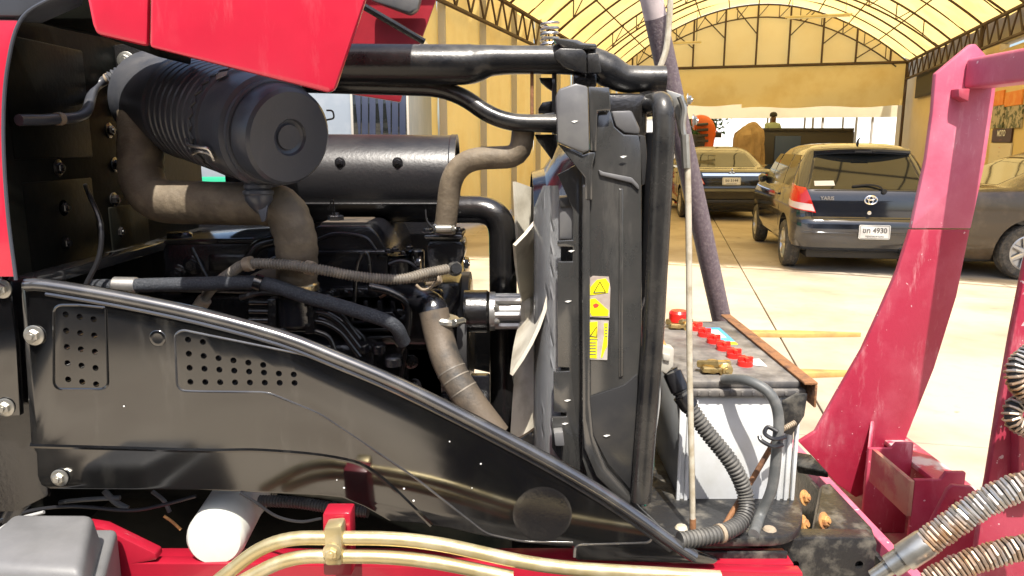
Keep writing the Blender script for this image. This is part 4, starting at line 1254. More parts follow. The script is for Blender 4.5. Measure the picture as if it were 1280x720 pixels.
# zigzag edge of the cracked label band
sideu = ax.cross(Vector((0, 0, 1))).normalized(); upu = sideu.cross(ax).normalized()
def on_can(t, deg, rr): return A + ax * t + (sideu * math.cos(R(deg)) + upu * math.sin(R(deg))) * rr
zz = [on_can(0.70 * k + (0.004 if i % 2 else -0.004), 118 - i * 6 if False else 75 - i * 6, Ra * 1.052) for i in range(22)]
obj('cracked_seam', tube(zz, 0.0014, 5), 'ink_black', ac)
# which side faces the viewer
face = -90
w1 = None
for dz in (0, 1):
    pts = [on_can(0.66 * k, -18 - dz * 12, Ra * 1.07), on_can(0.70 * k, -20 - dz * 9, Ra * 1.16), on_can(0.76 * k, -20 - dz * 4, Ra * 1.13), on_can(0.80 * k, -22 - dz * 6, Ra * 1.05), on_can(0.80 * k, -34, Ra * 1.05)]
    w1 = tube(catmull(pts, 5), 0.0022, 6, w1)
obj('wire_clip', w1, 'steel', ac)
w1 = tube(fillet([at(408, 138, 1.05), at(416, 138, 1.05), at(418, 148, 1.05), at(408, 150, 1.05)], 0.004), 0.0012, 6)
obj('wire_clip', w1, 'ink_black', ac)
vp = at(322, 226, 1.06)
va = Vector((0.02, -0.05, -1)).normalized()
dv = lathe([(-0.02, 0), (-0.02, 0.012), (0, 0.014), (0.006, 0.019), (0.010, 0.019), (0.012, 0.017), (0.014, 0.021), (0.018, 0.021), (0.020, 0.019), (0.026, 0.019), (0.036, 0.012), (0.046, 0.002), (0.046, 0)], vp, va, 24)
dv = prism([vp + va * 0.020 + Vector((-0.006, -0.004, 0)), vp + va * 0.056 + Vector((0.006, -0.012, 0)), vp + va * 0.054 + Vector((0.010, -0.010, 0)), vp + va * 0.03 + Vector((0.014, -0.004, 0))], (0, 0.006, 0), 0.0005, dv)
obj('drain_valve', dv, 'black_plastic', ac)
lb = prism([on_can(0.70 * k, 58, Ra * 1.055), on_can(0.73 * k, 66, Ra * 1.055), on_can(0.76 * k, 58, Ra * 1.05), on_can(0.74 * k, 50, Ra * 1.05)], ax.cross(upu) * 0.001, 0)
obj('torn_label', lb, 'tape_tan', ac)

# ---- intake hose from the air cleaner down to the manifold
pts = fillet([at(177, 118, 1.24), at(176, 160, 1.2), at(176, 252, 1.16), at(356, 256, 1.10), at(371, 300, 1.10), at(371, 352, 1.12)], [0.02, 0.075, 0.085, 0.02], 10)
pts = resample(pts, 0.006)
rs = []
for i in range(len(pts)):
    f = i / (len(pts) - 1)
    r0 = 0.034 - 0.004 * f
    wr = 0.0008 * math.sin(i * 2.1) if 0.02 < f < 0.28 or f > 0.72 else 0.0002 * math.sin(i)
    rs.append(r0 + wr)
ih = obj('intake_hose', tube(pts, rs, 24), 'hose_brown', tr)
obj('hose_band', cyl(at(371, 351, 1.12), (0, 0, -1), 0.018, 0.0325, 28), 'brass_band', ih)
obj('intake_stub', cyl(at(371, 366, 1.12), (0, 0, -1), 0.05, 0.030, 24), 'black_cast', ih)
obj('manifold_shield', pprism([(310, 345), (370, 318), (400, 340), (368, 362), (330, 358)], 1.145, 0.02, 0.003), 'hose_worn', tr)

# ---- top tube (silencer outlet) with brackets, and the bent rod under it
Yq = 1.10
ptsT = [at(360, 79, Yq), at(425, 80, Yq), at(560, 81, Yq), at(590, 80, Yq), at(612, 76, Yq), at(640, 75, Yq), at(700, 75, Yq), at(735, 77, Yq), at(760, 88, Yq), at(780, 98, Yq), at(800, 99, Yq), at(831, 99, Yq)]
rT = [0.0275, 0.0275, 0.0275, 0.027, 0.0215, 0.0195, 0.0195, 0.021, 0.023, 0.0195, 0.0185, 0.0185]
res = []; rr = []
cp = catmull(ptsT, 6)
for i in range(len(cp)):
    j = min(len(rT) - 2, i // 6); t = (i % 6) / 6 if i < len(cp) - 1 else 1
    rr.append(rT[j] + (rT[j + 1] - rT[j]) * t)
tt = obj('top_pipe', tube(cp, rr, 28, hollow=0.86), 'black_tube', tr)
obj('bent_rod', tube(fillet([at(380, 105, Yq + 0.03), at(565, 110, Yq + 0.02), at(625, 154, Yq), at(697, 154, Yq)], 0.05), 0.0125, 16), 'black_tube', tr)
obj('rod_bracket', pprism([(640, 148), (694, 140), (694, 166), (640, 164)], Yq + 0.006, 0.02, 0.002), 'black_satin', tr)
# clamp wings on the tube
obj('clamp_wing', pprism([(692, 66), (700, 60), (728, 61), (733, 66), (734, 92), (728, 92), (705, 84), (694, 74)], Yq - 0.032, 0.006, 0.002), 'black_tube', tr)
obj('clamp_wing', pprism([(734.5, 67), (748, 66), (752, 90), (750, 92), (735, 92)], Yq - 0.035, 0.006, 0.002), 'black_tube', tr)
obj('clamp_saddle', pprism([(691, 47), (722, 49), (730, 53), (746, 54), (747, 61), (728, 62), (704, 60)], Yq - 0.03, 0.05, 0.003), 'shroud_grey', tr)
obj('clamp_stem', pprism([(717, 92), (746, 92), (746, 108), (717, 108)], Yq - 0.02, 0.03, 0.002), 'black_satin', tr)
c = at(687, 60, Yq + 0.02)
hx = [c + Vector((0.0125 * math.cos(a * 0.42), 0.0125 * math.sin(a * 0.42), 0.00046 * a)) for a in range(0, 76)]
obj('coil_spring', tube(hx, 0.0018, 6), 'steel', tr)
obj('thin_rod', tube([at(665, 92, Yq), at(665, 150, Yq)], 0.0025, 8), 'rust', tr)
obj('stay_plate', pprism([(690, 92), (696, 92), (696, 168), (690, 168)], Yq + 0.01, 0.01, 0.001), 'shroud_grey', tr)
for pl_ in ([(674, 97), (690, 97), (690, 114), (684, 110), (676, 103)], [(690, 126), (678, 128), (673, 136), (673, 142), (690, 142)], [(668, 168), (697, 168), (697, 182), (690, 200), (672, 176)]):
    obj('stay_wing', pprism(pl_, Yq + 0.02, 0.008, 0.001), 'black_satin', tr)
bolt(691, 153, Yq - 0.005, 0.005, 'steel', tr)

# ---- silencer drum behind
Ym = 1.42
ml, mr = at(300, 222, Ym), at(572, 224, Ym)
rm_ = rad(54, 480, 222, Ym)
d = (mr - ml).normalized(); Lm = (mr - ml).length
sil = obj('silencer', lathe([(0, 0), (0, rm_ * 0.92), (0.008, rm_), (Lm - 0.012, rm_), (Lm - 0.010, rm_ * 1.02), (Lm, rm_ * 1.02), (Lm, rm_ * 0.93), (Lm - 0.006, rm_ * 0.9), (Lm - 0.006, 0)], ml, d, 48), 'muffler_black', tr)
bolt(425, 203, Ym - rm_ * 0.95, 0.006, 'muffler_black', sil); bolt(497, 203, Ym - rm_ * 0.95, 0.006, 'muffler_black', sil)
obj('silencer_seam', box(ml.x, mr.x - 0.02, Ym - rm_ * 0.86 - 0.01, Ym - rm_ * 0.86 + 0.01, ml.z - rm_ * 0.56, ml.z - rm_ * 0.50, 0.003), 'muffler_black', sil)

# ---- pipe beside the silencer running down
obj('down_pipe', tube(fillet([at(560, 262, 1.36), at(628, 262, 1.34), at(629, 340, 1.34), at(629, 560, 1.34)], 0.10, 12), rad(17, 628, 400, 1.34), 24), 'black_satin', tr)
# ---- upper radiator hose
pts = fillet([at(655, 158, 1.12), at(650, 196, 1.12), at(566, 199, 1.13), at(556, 290, 1.14)], [0.05, 0.055], 10)
uh = obj('upper_hose', tube(resample(pts, 0.008), 0.0165, 20), 'hose_brown', tr)
def jubilee(px, py, Y, axis, r, parent, scr=(0, -1, 0)):
    p = at(px, py, Y); axis = Vector(axis).normalized()
    bm = cyl(p - axis * 0.006, axis, 0.012, r, 28)
    s_ = Vector(scr).normalized(); q = p + s_ * r
    tdir = axis.cross(s_).normalized()
    bm = cyl(q - tdir * 0.012, tdir, 0.024, 0.0055, 10, bm)
    bm = hexbolt(q + tdir * 0.012, tdir, 0.0045, bm, washer=False)
    return obj('hose_clamp', bm, 'zinc_white', parent)
jubilee(556, 284, 1.14, (0, 0, 1), 0.0178, uh)
# ---- lower radiator hose
lh = obj('lower_hose', tube(resample(catmull([at(542, 388, 1.13), at(549, 420, 1.12), at(560, 455, 1.10), at(585, 498, 1.08), at(620, 545, 1.07)], 8), 0.008), 0.0225, 22), 'hose_worn', tr)
jubilee(556, 400, 1.128, (0.15, 0, 1), 0.0242, lh, (0.9, -0.5, 0))
for (x, y) in ((569, 462), (576, 474), (583, 488)):
    hp_ = resample(catmull([at(542, 388, 1.13), at(549, 420, 1.12), at(560, 455, 1.10), at(585, 498, 1.08), at(620, 545, 1.07)], 8), 0.002)
    q_ = min(range(len(hp_) - 1), key=lambda i: (hp_[i] - at(x - 5, y, 1.095)).length)
    obj('hose_binding', tube([hp_[q_], hp_[q_ + 1]], 0.0231, 24), 'conduit_grey', lh)

# ---- engine
eng = part_empty('engine', tr, at(400, 500, 1.4))
obj('engine_block', pbox(190, 560, 430, 700, 1.24, 1.62, 0.01), 'black_cast', eng)
obj('cylinder_head', pbox(330, 548, 385, 432, 1.20, 1.58, 0.006), 'black_cast', eng)
obj('rocker_cover', pprism([(392, 286), (398, 282), (461, 282), (470, 290), (486, 318), (486, 362), (392, 362)], 1.22, 0.28, 0.007, rnd=0.012), 'black_cast', eng)
obj('rocker_flange', pprism([(386, 360), (490, 360), (490, 372), (386, 372)], 1.20, 0.30, 0.003), 'black_cast', eng)
obj('cover_ledge', pprism([(392, 313), (480, 313), (484, 318), (392, 318)], 1.212, 0.02, 0.002), 'black_cast', eng)
obj('oil_box', pprism([(204, 305), (330, 303), (336, 316), (336, 368), (204, 366)], 1.22, 0.26, 0.006, rnd=0.01), 'black_cast', eng)
obj('oil_box_lid', pprism([(204, 300), (318, 297), (318, 304), (204, 306)], 1.215, 0.27, 0.003), 'shroud_grey', eng)
obj('recess_panel', pprism([(260, 318), (306, 318), (306, 340), (260, 340)], 1.216, 0.02, 0.003), 'black_cast', eng)
bolt(241, 331, 1.217, 0.010, 'black_cast', eng); bolt(222, 342, 1.217, 0.010, 'black_cast', eng)
obj('filler_cap', cyl(at(225, 302, 1.26), (0, 0, 1), 0.016, 0.02, 20), 'black_cast', eng)
for (x, r, y0, y1) in ((498, 0.024, 318, 366), (521, 0.014, 312, 366)):
    p = at(x, y1, 1.24)
    obj('vertical_canister', cyl(p, (0, 0, 1), at(x, y0, 1.24).z - p.z, r, 28), 'black_cast', eng)
for (x, y) in ((478, 320), (486, 316), (494, 314), (505, 318), (512, 312)):
    obj('stud', hexbolt(at(x, y, 1.22), (0, 0, 1), 0.006), 'black_cast', eng)
obj('inlet_manifold', pbox(196, 410, 366, 440, 1.25, 1.5, 0.012), 'black_cast', eng)
obj('heat_shield', pbox(190, 566, 258, 420, 1.58, 1.60, 0.004), 'black_cast', eng)
# thermostat housing and water pump
th = obj('thermostat_housing', pprism([(533, 306), (540, 298), (572, 298), (580, 306), (580, 322), (572, 340), (540, 342), (533, 328)], 1.16, 0.09, 0.006, rnd=0.008), 'black_cast', eng)
obj('outlet_neck', cyl(at(556, 302, 1.16 + 0.03), (0, 0, 1), 0.035, 0.0155, 20), 'black_cast', eng)
obj('neck_flange', pprism([(530, 293), (578, 293), (578, 300), (530, 300)], 1.15, 0.09, 0.003), 'black_cast', eng)
for (x, y, axx) in ((573, 291, (0, 0, 1)), (535, 291, (0, 0, 1)), (580, 330, (1, 0, 0)), (526, 329, (-1, 0, 0))):
    obj('bolt', hexbolt(at(x, y, 1.16), axx, 0.007), 'black_cast', eng)
obj('sensor_plug', lathe([(0, 0), (0, 0.011), (0.008, 0.012), (0.012, 0.008), (0.022, 0.008), (0.022, 0)], at(567, 336, 1.155), (0.3, -1, 0.2), 14), 'mud_black', eng)
obj('tape_wrap', lathe([(0, 0), (0, 0.009), (0.01, 0.011), (0.022, 0.008), (0.022, 0)], at(534, 352, 1.15), (1, -0.1, 0.3), 10), 'tape_tan', eng)
wpump = lathe([(0, 0), (0, 0.045), (0.02, 0.045), (0.04, 0.03), (0.06, 0.028), (0.07, 0.036), (0.09, 0.036), (0.09, 0)], at(490, 385, 1.28), (1, 0, 0), 28)
wpump = lathe([(0, 0), (0, 0.030), (0.03, 0.026), (0.06, 0.022), (0.06, 0)], at(552, 375, 1.24), (-0.1, -1, -0.2), 24, wpump)
obj('water_pump', wpump, 'black_cast', eng)
obj('pump_inlet', cyl(at(530, 378, 1.18), (1, 0, 0), 0.03, 0.022, 24), 'black_cast', eng)
obj('pump_elbow', tube(catmull([at(500, 372, 1.22), at(520, 372, 1.18), at(540, 382, 1.14), at(543, 395, 1.13)], 6), 0.0205, 18), 'black_cast', eng)
# pulley, belt, fan hub
YC = 1.34
pc = at(576, 428, YC)
rp = rad(86, 576, 428, YC)
px_m = rad(1, 576, 428, YC)
obj('pulley', lathe([(0, 0), (0, rp * 0.9), (0.003, rp * 0.97), (0.006, rp * 0.9), (0.012, rp * 0.9), (0.016, rp * 0.97), (0.02, rp * 0.9), (0.02, rp * 0.3), (0.02, 0)], pc, (1, 0, 0), 48), 'black_satin', eng)
obj('drive_belt', lathe([(0.002, rp * 0.93), (0.002, rp * 1.03), (0.018, rp * 1.03), (0.018, rp * 0.93), (0.002, rp * 0.93)], pc, (1, 0, 0), 56), 'belt_rubber', eng)
hc = at(588, 389, 1.26)
obj('fan_hub', lathe([(-0.01, 0), (-0.01, 0.036), (0.028, 0.036), (0.034, 0.031), (0.034, 0)], hc, (1, 0, 0), 32), 'black_satin', eng)
al = lathe([(0.033, 0), (0.033, 0.033), (0.042, 0.033), (0.043, 0.020), (0.085, 0.020), (0.085, 0)], hc, (1, 0, 0), 28)
for i in range(6):
    a = 2 * math.pi * i / 6
    dd = Vector((0, math.cos(a), math.sin(a)))
    al = tube([hc + Vector((0.040, 0, 0)) + dd * 0.025, hc + Vector((0.085, 0, 0)) + dd * 0.025], 0.007, 8, al)
obj('fan_spacer', al, 'alloy', eng)
for i in (2, 4):
    a = 2 * math.pi * i / 6 + 0.5
    obj('bolt', hexbolt(hc + Vector((0.044, -0.028, -0.012 + 0.012 * i - 0.024)), (0, -1, 0), 0.004), 'steel', eng)
fan = part_empty('fan', tr, hc + Vector((0.085, 0, 0)))
fc_ = hc + Vector((0.086, 0, 0))
obj('fan_centre', cyl(fc_ - Vector((0.001, 0, 0)), (1, 0, 0), 0.022, 0.05, 28), 'fan_plastic', fan)
for i in range(7):
    a = 2 * math.pi * i / 7 + 0.40
    rd = Vector((0, math.cos(a), math.sin(a))); tg = Vector((0, -math.sin(a), math.cos(a)))
    bm = bmesh.new()
    nr, nw = 8, 5
    G = [[None] * (nw + 1) for _ in range(nr + 1)]
    for j in range(nr + 1):
        f = j / nr
        rr_ = 0.045 + 0.165 * f
        wd = 0.032 + 0.058 * f ** 0.8
        pit = R(60 - 16 * f)
        for q in range(nw + 1):
            t = q / nw - 0.5
            cam_ = 0.008 * (1 - (2 * t) ** 2)
            G[j][q] = bm.verts.new(fc_ + Vector((0.010, 0, 0)) + rd * rr_ + tg * (t * 2 * wd * math.cos(pit) * 0.9) + Vector((-t * 2 * wd * math.sin(pit) * 0.42 + cam_ + 0.002, 0, 0)))
    for j in range(nr):
        for q in range(nw): bm.faces.new((G[j][q], G[j][q + 1], G[j + 1][q + 1], G[j + 1][q]))
    bmesh.ops.recalc_face_normals(bm, faces=bm.faces)
    bmesh.ops.solidify(bm, geom=list(bm.faces), thickness=0.005)
    obj('fan_blade', bm, 'fan_plastic', fan)

# ---- radiator, shroud and its near-side mounting channel
rad_ = part_empty('radiator', tr, at(770, 600, 1.3))
xs0, xs1 = at(741, 400, 1.06).x, at(800, 400, 1.06).x
ztop, zbot = at(760, 150, 1.06).z, 0.86
obj('radiator_core', box(xs0 + 0.012, xs1 - 0.012, 1.05, 1.60, zbot + 0.04, ztop - 0.03, 0.002), 'radiator_core', rad_)
obj('radiator_tank', box(xs0, xs1, 1.045, 1.61, ztop - 0.028, ztop + 0.035, 0.010), 'black_satin', rad_)
obj('radiator_tank', box(xs0, xs1, 1.045, 1.61, zbot - 0.02, zbot + 0.038, 0.010), 'black_satin', rad_)
sc = Vector((at(668, 380, 1.12).x, 1.325, hc.z))
w_ = xs0 - sc.x
obj('fan_shroud', lathe([(w_ + 0.004, 0.30), (w_ * 0.55, 0.275), (w_ * 0.25, 0.238), (0.0, 0.232), (0.0, 0.228), (w_ * 0.25, 0.234), (w_ * 0.55, 0.270), (w_ + 0.004, 0.296), (w_ + 0.004, 0.30)], sc, (1, 0, 0), 64), 'shroud_grey', rad_)
obj('shroud_frame', prism(round_poly([(0, 1.03, zbot), (0, 1.62, zbot), (0, 1.62, ztop), (0, 1.03, ztop)], 0.02), (0.01, 0, 0), 0.002), 'shroud_dark', rad_)
bpy.data.objects[-1] if False else None
fr = [o for o in rad_.children if o.name.startswith('shroud_frame')][0]
fr.location.x += xs0 - 0.012
bm = bmesh.new()
rows = []
for j in range(13):
    y = 232 + (575 - 232) * j / 12
    row = []
    for i in range(9):
        f = i / 8
        a = f * math.pi / 2
        px_ = 667 + (34 if y > 262 else 34 - (262 - y) * 0.1) * (1 - math.cos(a)) + max(0, 250 - y) * 0.7 * (1 - f)
        row.append(bm.verts.new(at(px_, y, 1.125 - 0.085 * math.sin(a))))
    rows.append(row)
for j in range(12):
    for i in range(8): bm.faces.new((rows[j][i], rows[j][i + 1], rows[j + 1][i + 1], rows[j + 1][i]))
bmesh.ops.solidify(bm, geom=list(bm.faces), thickness=0.003)
obj('shroud_lip', bm, 'shroud_sheen', rad_)
ch = part_empty('mounting_channel', tr, at(750, 600, 1.0))
Yc = 1.0
obj('slotted_strip', pprism([(697, 218), (716, 262), (716, 300), (697, 301), (697, 308), (716, 309), (716, 327), (697, 327), (697, 459), (712, 460), (712, 464), (692, 465), (692, 515), (708, 516), (708, 521), (690, 522), (690, 560), (700, 575), (729, 592), (730, 222), (722, 205)], Yc + 0.02, 0.006, 0.0012), 'shroud_grey', ch)
obj('channel_web', pprism([(728, 190), (741, 186), (747, 140), (763, 138), (768, 158), (780, 168), (802, 169), (803, 560), (800, 640), (835, 668), (818, 664), (770, 628), (735, 598), (728, 575)], Yc, 0.008, 0.002), 'shroud_grey', ch)
obj('channel_flange', pprism([(728, 232), (738, 226), (738, 500), (742, 545), (758, 585), (800, 634), (842, 674), (838, 678), (790, 640), (745, 596), (730, 560), (728, 520)], Yc - 0.010, 0.010, 0.003), 'shroud_grey', ch)
obj('channel_rib', pprism([(774, 236), (779, 236), (779, 470), (774, 472)], Yc - 0.003, 0.004, 0.0012), 'shroud_grey', ch)
obj('channel_step', pprism([(748, 212), (754, 215), (790, 222), (799, 232), (799, 238), (790, 229), (750, 219)], Yc - 0.004, 0.005, 0.0015), 'shroud_light', ch)
obj('lower_plate', pprism([(733, 500), (735, 497), (780, 482), (797, 468), (798, 610), (792, 617), (760, 580), (742, 545)], Yc - 0.004, 0.004, 0.001), 'shroud_dark', ch)
obj('top_cap', pprism([(695, 120), (699, 111), (720, 104), (735, 108), (737, 188), (729, 192), (697, 178)], Yc - 0.016, 0.015, 0.003), 'shroud_light', ch)
obj('top_cap_side', pprism([(735.5, 108), (762, 109), (764, 138), (747, 139), (746, 189), (738, 189)], Yc - 0.012, 0.012, 0.002), 'shroud_grey', ch)
obj('cap_skirt', pprism([(697, 179), (729, 193), (737, 190), (745, 190), (741, 206), (741, 250), (731, 250), (731, 222)], Yc - 0.011, 0.011, 0.002), 'shroud_grey', ch)
obj('cap_wedge', pprism([(764, 139), (790, 138), (800, 160), (800, 168), (781, 166), (770, 158)], Yc + 0.004, 0.03, 0.003), 'shroud_light', ch)
obj('shroud_box', pprism([(699, 248), (728, 246), (728, 300), (699, 300)], Yc + 0.030, 0.06, 0.004), 'shroud_light', ch)
obj('shroud_slot', pprism([(700, 247), (727, 245), (727, 258), (700, 259)], Yc + 0.026, 0.004, 0.001), 'ink_black', ch)
for (x, y) in ((714, 314), (710, 377), (779, 196), (718, 152), (709, 501), (706, 530), (758, 545)):
    p = at(x, y, Yc - 0.006 if x > 730 or y < 200 else Yc + 0.0185)
    if x == 718: p = at(x, y, Yc - 0.0168)
    obj('paint_chip', prism([p + Vector((-0.004, 0, 0)), p + Vector((0, 0, -0.0015)), p + Vector((0.005, 0, 0.001)), p + Vector((0.0, 0, 0.0014))], (0, 0.001, 0), 0), 'chip_white', ch)
obj('edge_clip', pprism([(692, 541), (704, 540), (706, 558), (694, 558)], Yc - 0.002, 0.02, 0.002), 'shroud_light', ch)
# warning stickers
st = obj('warning_sticker', pprism([(736, 349), (741, 345), (761, 346), (763, 360), (762, 397), (734, 396)], Yc - 0.0016, 0.0014, 0), 'sticker_clear', ch)
def sk(pl_, m, dy=0.0022): obj('sticker_print', pprism(pl_, Yc - dy, 0.0004, 0), m, st)
sk([(738, 359), (746, 350), (757, 348), (762, 355), (760, 366), (738, 369)], 'sticker_yellow')
sk([(738, 374), (744, 373), (757, 385), (761, 388), (760, 395), (740, 395), (738, 391)], 'sticker_yellow')
def tri_line(a, b_, c_, parent):
    pts = [at(*q, Yc - 0.0026) for q in (a, b_, c_, a)]
    obj('sticker_print', tube(pts, 0.0006, 4), 'ink_black', parent)
tri_line((742, 366), (750, 352), (757, 365), st)
sk([(741, 381), (745, 379), (749, 381), (747, 384), (743, 385)], 'ink_red', 0.0026)
st2 = obj('warning_sticker', pprism([(734, 400), (761, 401), (759, 450), (733, 449)], Yc - 0.0016, 0.0014, 0), 'sticker_clear', ch)
st = st2
sk([(735, 403), (747, 402), (746, 448), (734, 447)], 'sticker_yellow')
sk([(755, 404), (760, 404), (759, 433), (756, 438), (753, 447), (751, 447), (755, 420)], 'sticker_yellow')
tri_line((738, 420), (746, 408), (746, 421), st2)
sk([(735, 424), (747, 424), (747, 424.8), (735, 424.8)], 'ink_grey', 0.0026)

for (st_, x0, y0, n_) in ((st2, 736, 428, 5), (st2, 756, 409, 4)):
    for j in range(n_):
        st = st_
        sk([(x0, y0 + j * 3.6), (x0 + (9 if x0 < 750 else 3), y0 + j * 3.6), (x0 + (9 if x0 < 750 else 3), y0 + 1.0 + j * 3.6), (x0, y0 + 1.0 + j * 3.6)], 'ink_grey', 0.0026)
# ---- hoop tube in front of the radiator
obj('hoop_tube', tube(fillet([at(770, 138, 1.40), at(800, 133, 1.12), at(829, 127, 0.99), at(830, 165, 0.985), at(818, 400, 0.985), at(801, 625, 0.985)], [0.10, 0.035, 0.02, 0.02], 12), rad(13.5, 825, 300, 0.985), 24), 'black_tube', tr)
obj('hoop_clamp', tube([at(805, 131, 1.09), at(811, 130, 1.07)], 0.0175, 20), 'black_satin', tr)
obj('hoop_plate', pprism([(833, 112), (852, 118), (858, 128), (858, 165), (850, 172), (846, 150), (838, 128)], 1.02, 0.006, 0.001), 'zinc_white', tr)
obj('latch_link', tube(fillet([at(850, 120, 1.01), at(856, 135, 1.01), at(852, 160, 1.01), at(858, 182, 1.01)], 0.02), 0.0045, 8), 'zinc_white', tr)
bolt(859, 125, 1.012, 0.0055, 'zinc_white', tr, (1, -0.3, 0)); bolt(866, 151, 1.012, 0.0055, 'zinc_white', tr, (1, -0.3, 0))
obj('stay_rod', tube(catmull([at(855, 172, 1.0), at(859, 200, 1.0), at(861, 300, 1.0), at(862, 450, 1.0), at(865, 600, 1.0), at(866, 668, 1.0)], 4), 0.0042, 10), 'rod_beige', tr)
obj('rod_tip', tube([at(866, 648, 1.0), at(866, 667, 1.0)], 0.0046, 10), 'rust', tr)
obj('rod_sleeve', tube([at(856, 168, 1.0), at(858, 210, 1.0)], 0.006, 8), 'zinc_white', tr)
obj('oil_cooler', pbox(800, 822, 165, 610, 1.08, 1.55, 0.006), 'radiator_core', tr)
obj('cooler_bracket', pprism([(797, 168), (807, 170), (809, 195), (806, 230), (803, 232), (801, 190)], 1.0, 0.01, 0.001), 'shroud_dark', tr)
# small wires between channel and hoop
for (pl_, m, r) in (([(822, 470), (824, 500), (816, 560), (811, 600), (803, 632)], 'wire_white', 0.0018), ([(818, 520), (812, 570), (806, 610), (800, 632)], 'wire_black', 0.0022),
                    ([(817, 560), (815, 590), (808, 615), (806, 632)], 'wire_green', 0.0018), ([(806, 372), (798, 400), (796, 430), (800, 452)], 'wire_white', 0.0014)):
    obj('thin_wire', tube(catmull([at(x, y, 1.012) for x, y in pl_], 6), r, 8), m, tr)
cw = obj('plug_connector', pprism([(823, 440), (829, 432), (843, 436), (842, 458), (833, 468), (823, 462)], 1.015, 0.022, 0.002), 'connector_white', tr)
obj('connector_latch', pprism([(829, 442), (838, 444), (837, 452), (829, 450)], 1.011, 0.005, 0.001), 'connector_white', cw)
obj('connector_wire', tube(catmull([at(833, 436, 1.02), at(828, 425, 1.03), at(822, 412, 1.03)], 5), 0.0022, 8), 'rust_orange', cw)

# ---- engine wiring and lines
h1 = obj('sheathed_hose', tube(catmull([at(115, 358, 1.10), at(160, 357, 1.09), at(250, 355, 1.08), at(325, 354, 1.08), at(380, 370, 1.08), at(440, 387, 1.09), at(490, 405, 1.10), at(505, 428, 1.12)], 8), 0.0105, 14), 'hose_sheath', tr)
obj('hose_end', cyl(at(172, 357, 1.09), (-1, 0, 0.02), 0.035, 0.0125, 18), 'alloy', h1)
obj('hose_joint', tube([at(319, 352, 1.079), at(328, 355, 1.079)], 0.0125, 14), 'black_satin', h1)
cg = obj('grey_conduit', ribbed(catmull([at(250, 382, 1.12), at(265, 360, 1.10), at(290, 340, 1.08), at(310, 330, 1.07), at(360, 331, 1.065), at(400, 337, 1.06), at(450, 346, 1.07), at(500, 349, 1.08), at(530, 342, 1.10), at(560, 336, 1.12)], 6), 0.0082, 0.0042, 0.0022, 12), 'conduit_grey', tr)
obj('grey_conduit', ribbed(catmull([at(500, 350, 1.085), at(520, 349, 1.10), at(545, 347, 1.12)], 6), 0.006, 0.0042, 0.002, 10), 'conduit_grey', tr)
for (x0, y0, x1, y1) in ((307, 331, 315, 329), (383, 334, 392, 336), (246, 388, 256, 374)):
    obj('tape_wrap', tube([at(x0, y0, 1.07 if x0 > 300 else 1.115), at(x1, y1, 1.067 if x0 > 300 else 1.11)], 0.0105, 12), 'tape_tan', cg)
# injector lines with clamps
inj = part_empty('injection_lines', tr, at(360, 420, 1.12))
for i in range(4):
    y = 379 + i * 11
    x1 = 400 + i * 0
    end = [(404, y + 1), (425, y + 12), (450, y + 45)] if i < 3 else [(395, y + 2), (412, y + 8), (420, y + 30)]
    obj('fuel_line', tube(fillet([at(312, y - 1, 1.115), at(385, y, 1.11)] + [at(x, yy, 1.11) for x, yy in end], 0.018), 0.0042, 10), 'black_satin', inj)
for x in (334, 381):
    cl_ = obj('line_clamp', pprism([(x, 374), (x + 11, 374), (x + 11, 418), (x, 418)], 1.098, 0.02, 0.002), 'black_satin', inj)
    for j in range(3):
        obj('clamp_screw', hexbolt(at(x + 3.5 + 4 * (j % 2), 381 + j * 13, 1.098), BN, 0.0035, washer=False), 'black_satin', cl_)
obj('pump_body', pbox(300, 470, 430, 520, 1.14, 1.24, 0.012), 'black_cast', inj)
for (pl_, r) in (([(452, 318), (446, 335), (443, 380), (440, 400)], 0.0035), ([(452, 318), (458, 316), (462, 330), (462, 362)], 0.003),
                 ([(462, 358), (490, 366), (510, 382), (508, 420), (500, 440)], 0.0065), ([(240, 310), (250, 330), (262, 354)], 0.003),
                 ([(390, 398), (410, 404), (432, 420), (448, 450)], 0.0055), ([(410, 392), (440, 410), (455, 425), (456, 450)], 0.0045),
                 ([(268, 360), (300, 344), (320, 310), (345, 300)], 0.009)):
    obj('metal_line', tube(catmull([at(x, y, 1.16) for x, y in pl_], 8), r, 10), 'black_satin', inj)
for (x, y, r) in ((454, 432, 0.010), (474, 432, 0.011), (492, 447, 0.014), (440, 424, 0.008)):
    obj('line_nut', lathe([(0, 0), (0, r), (0.012, r), (0.014, r * 0.8), (0.014, 0)], at(x, y + 8, 1.13), (0, -0.15, 1), 6 if r < 0.011 else 18), 'black_cast', inj)
for y in (392, 402, 412, 422):
    obj('cooling_fin', pprism([(425, y), (490, y - 2), (502, y + 12), (498, y + 14), (488, y + 2), (425, y + 3)], 1.175, 0.05, 0.001), 'black_cast', eng)
obj('gear_case', pprism([(505, 360), (575, 352), (575, 560), (505, 560)], 1.24, 0.3, 0.008), 'black_cast', eng)
obj('alternator', cyl(at(560, 560, 1.2), (1, 0, 0), 0.09, 0.06, 32), 'black_cast', eng)
obj('bracket', pprism([(588, 470), (612, 470), (612, 540), (592, 540)], 1.28, 0.02, 0.003), 'black_cast', eng)

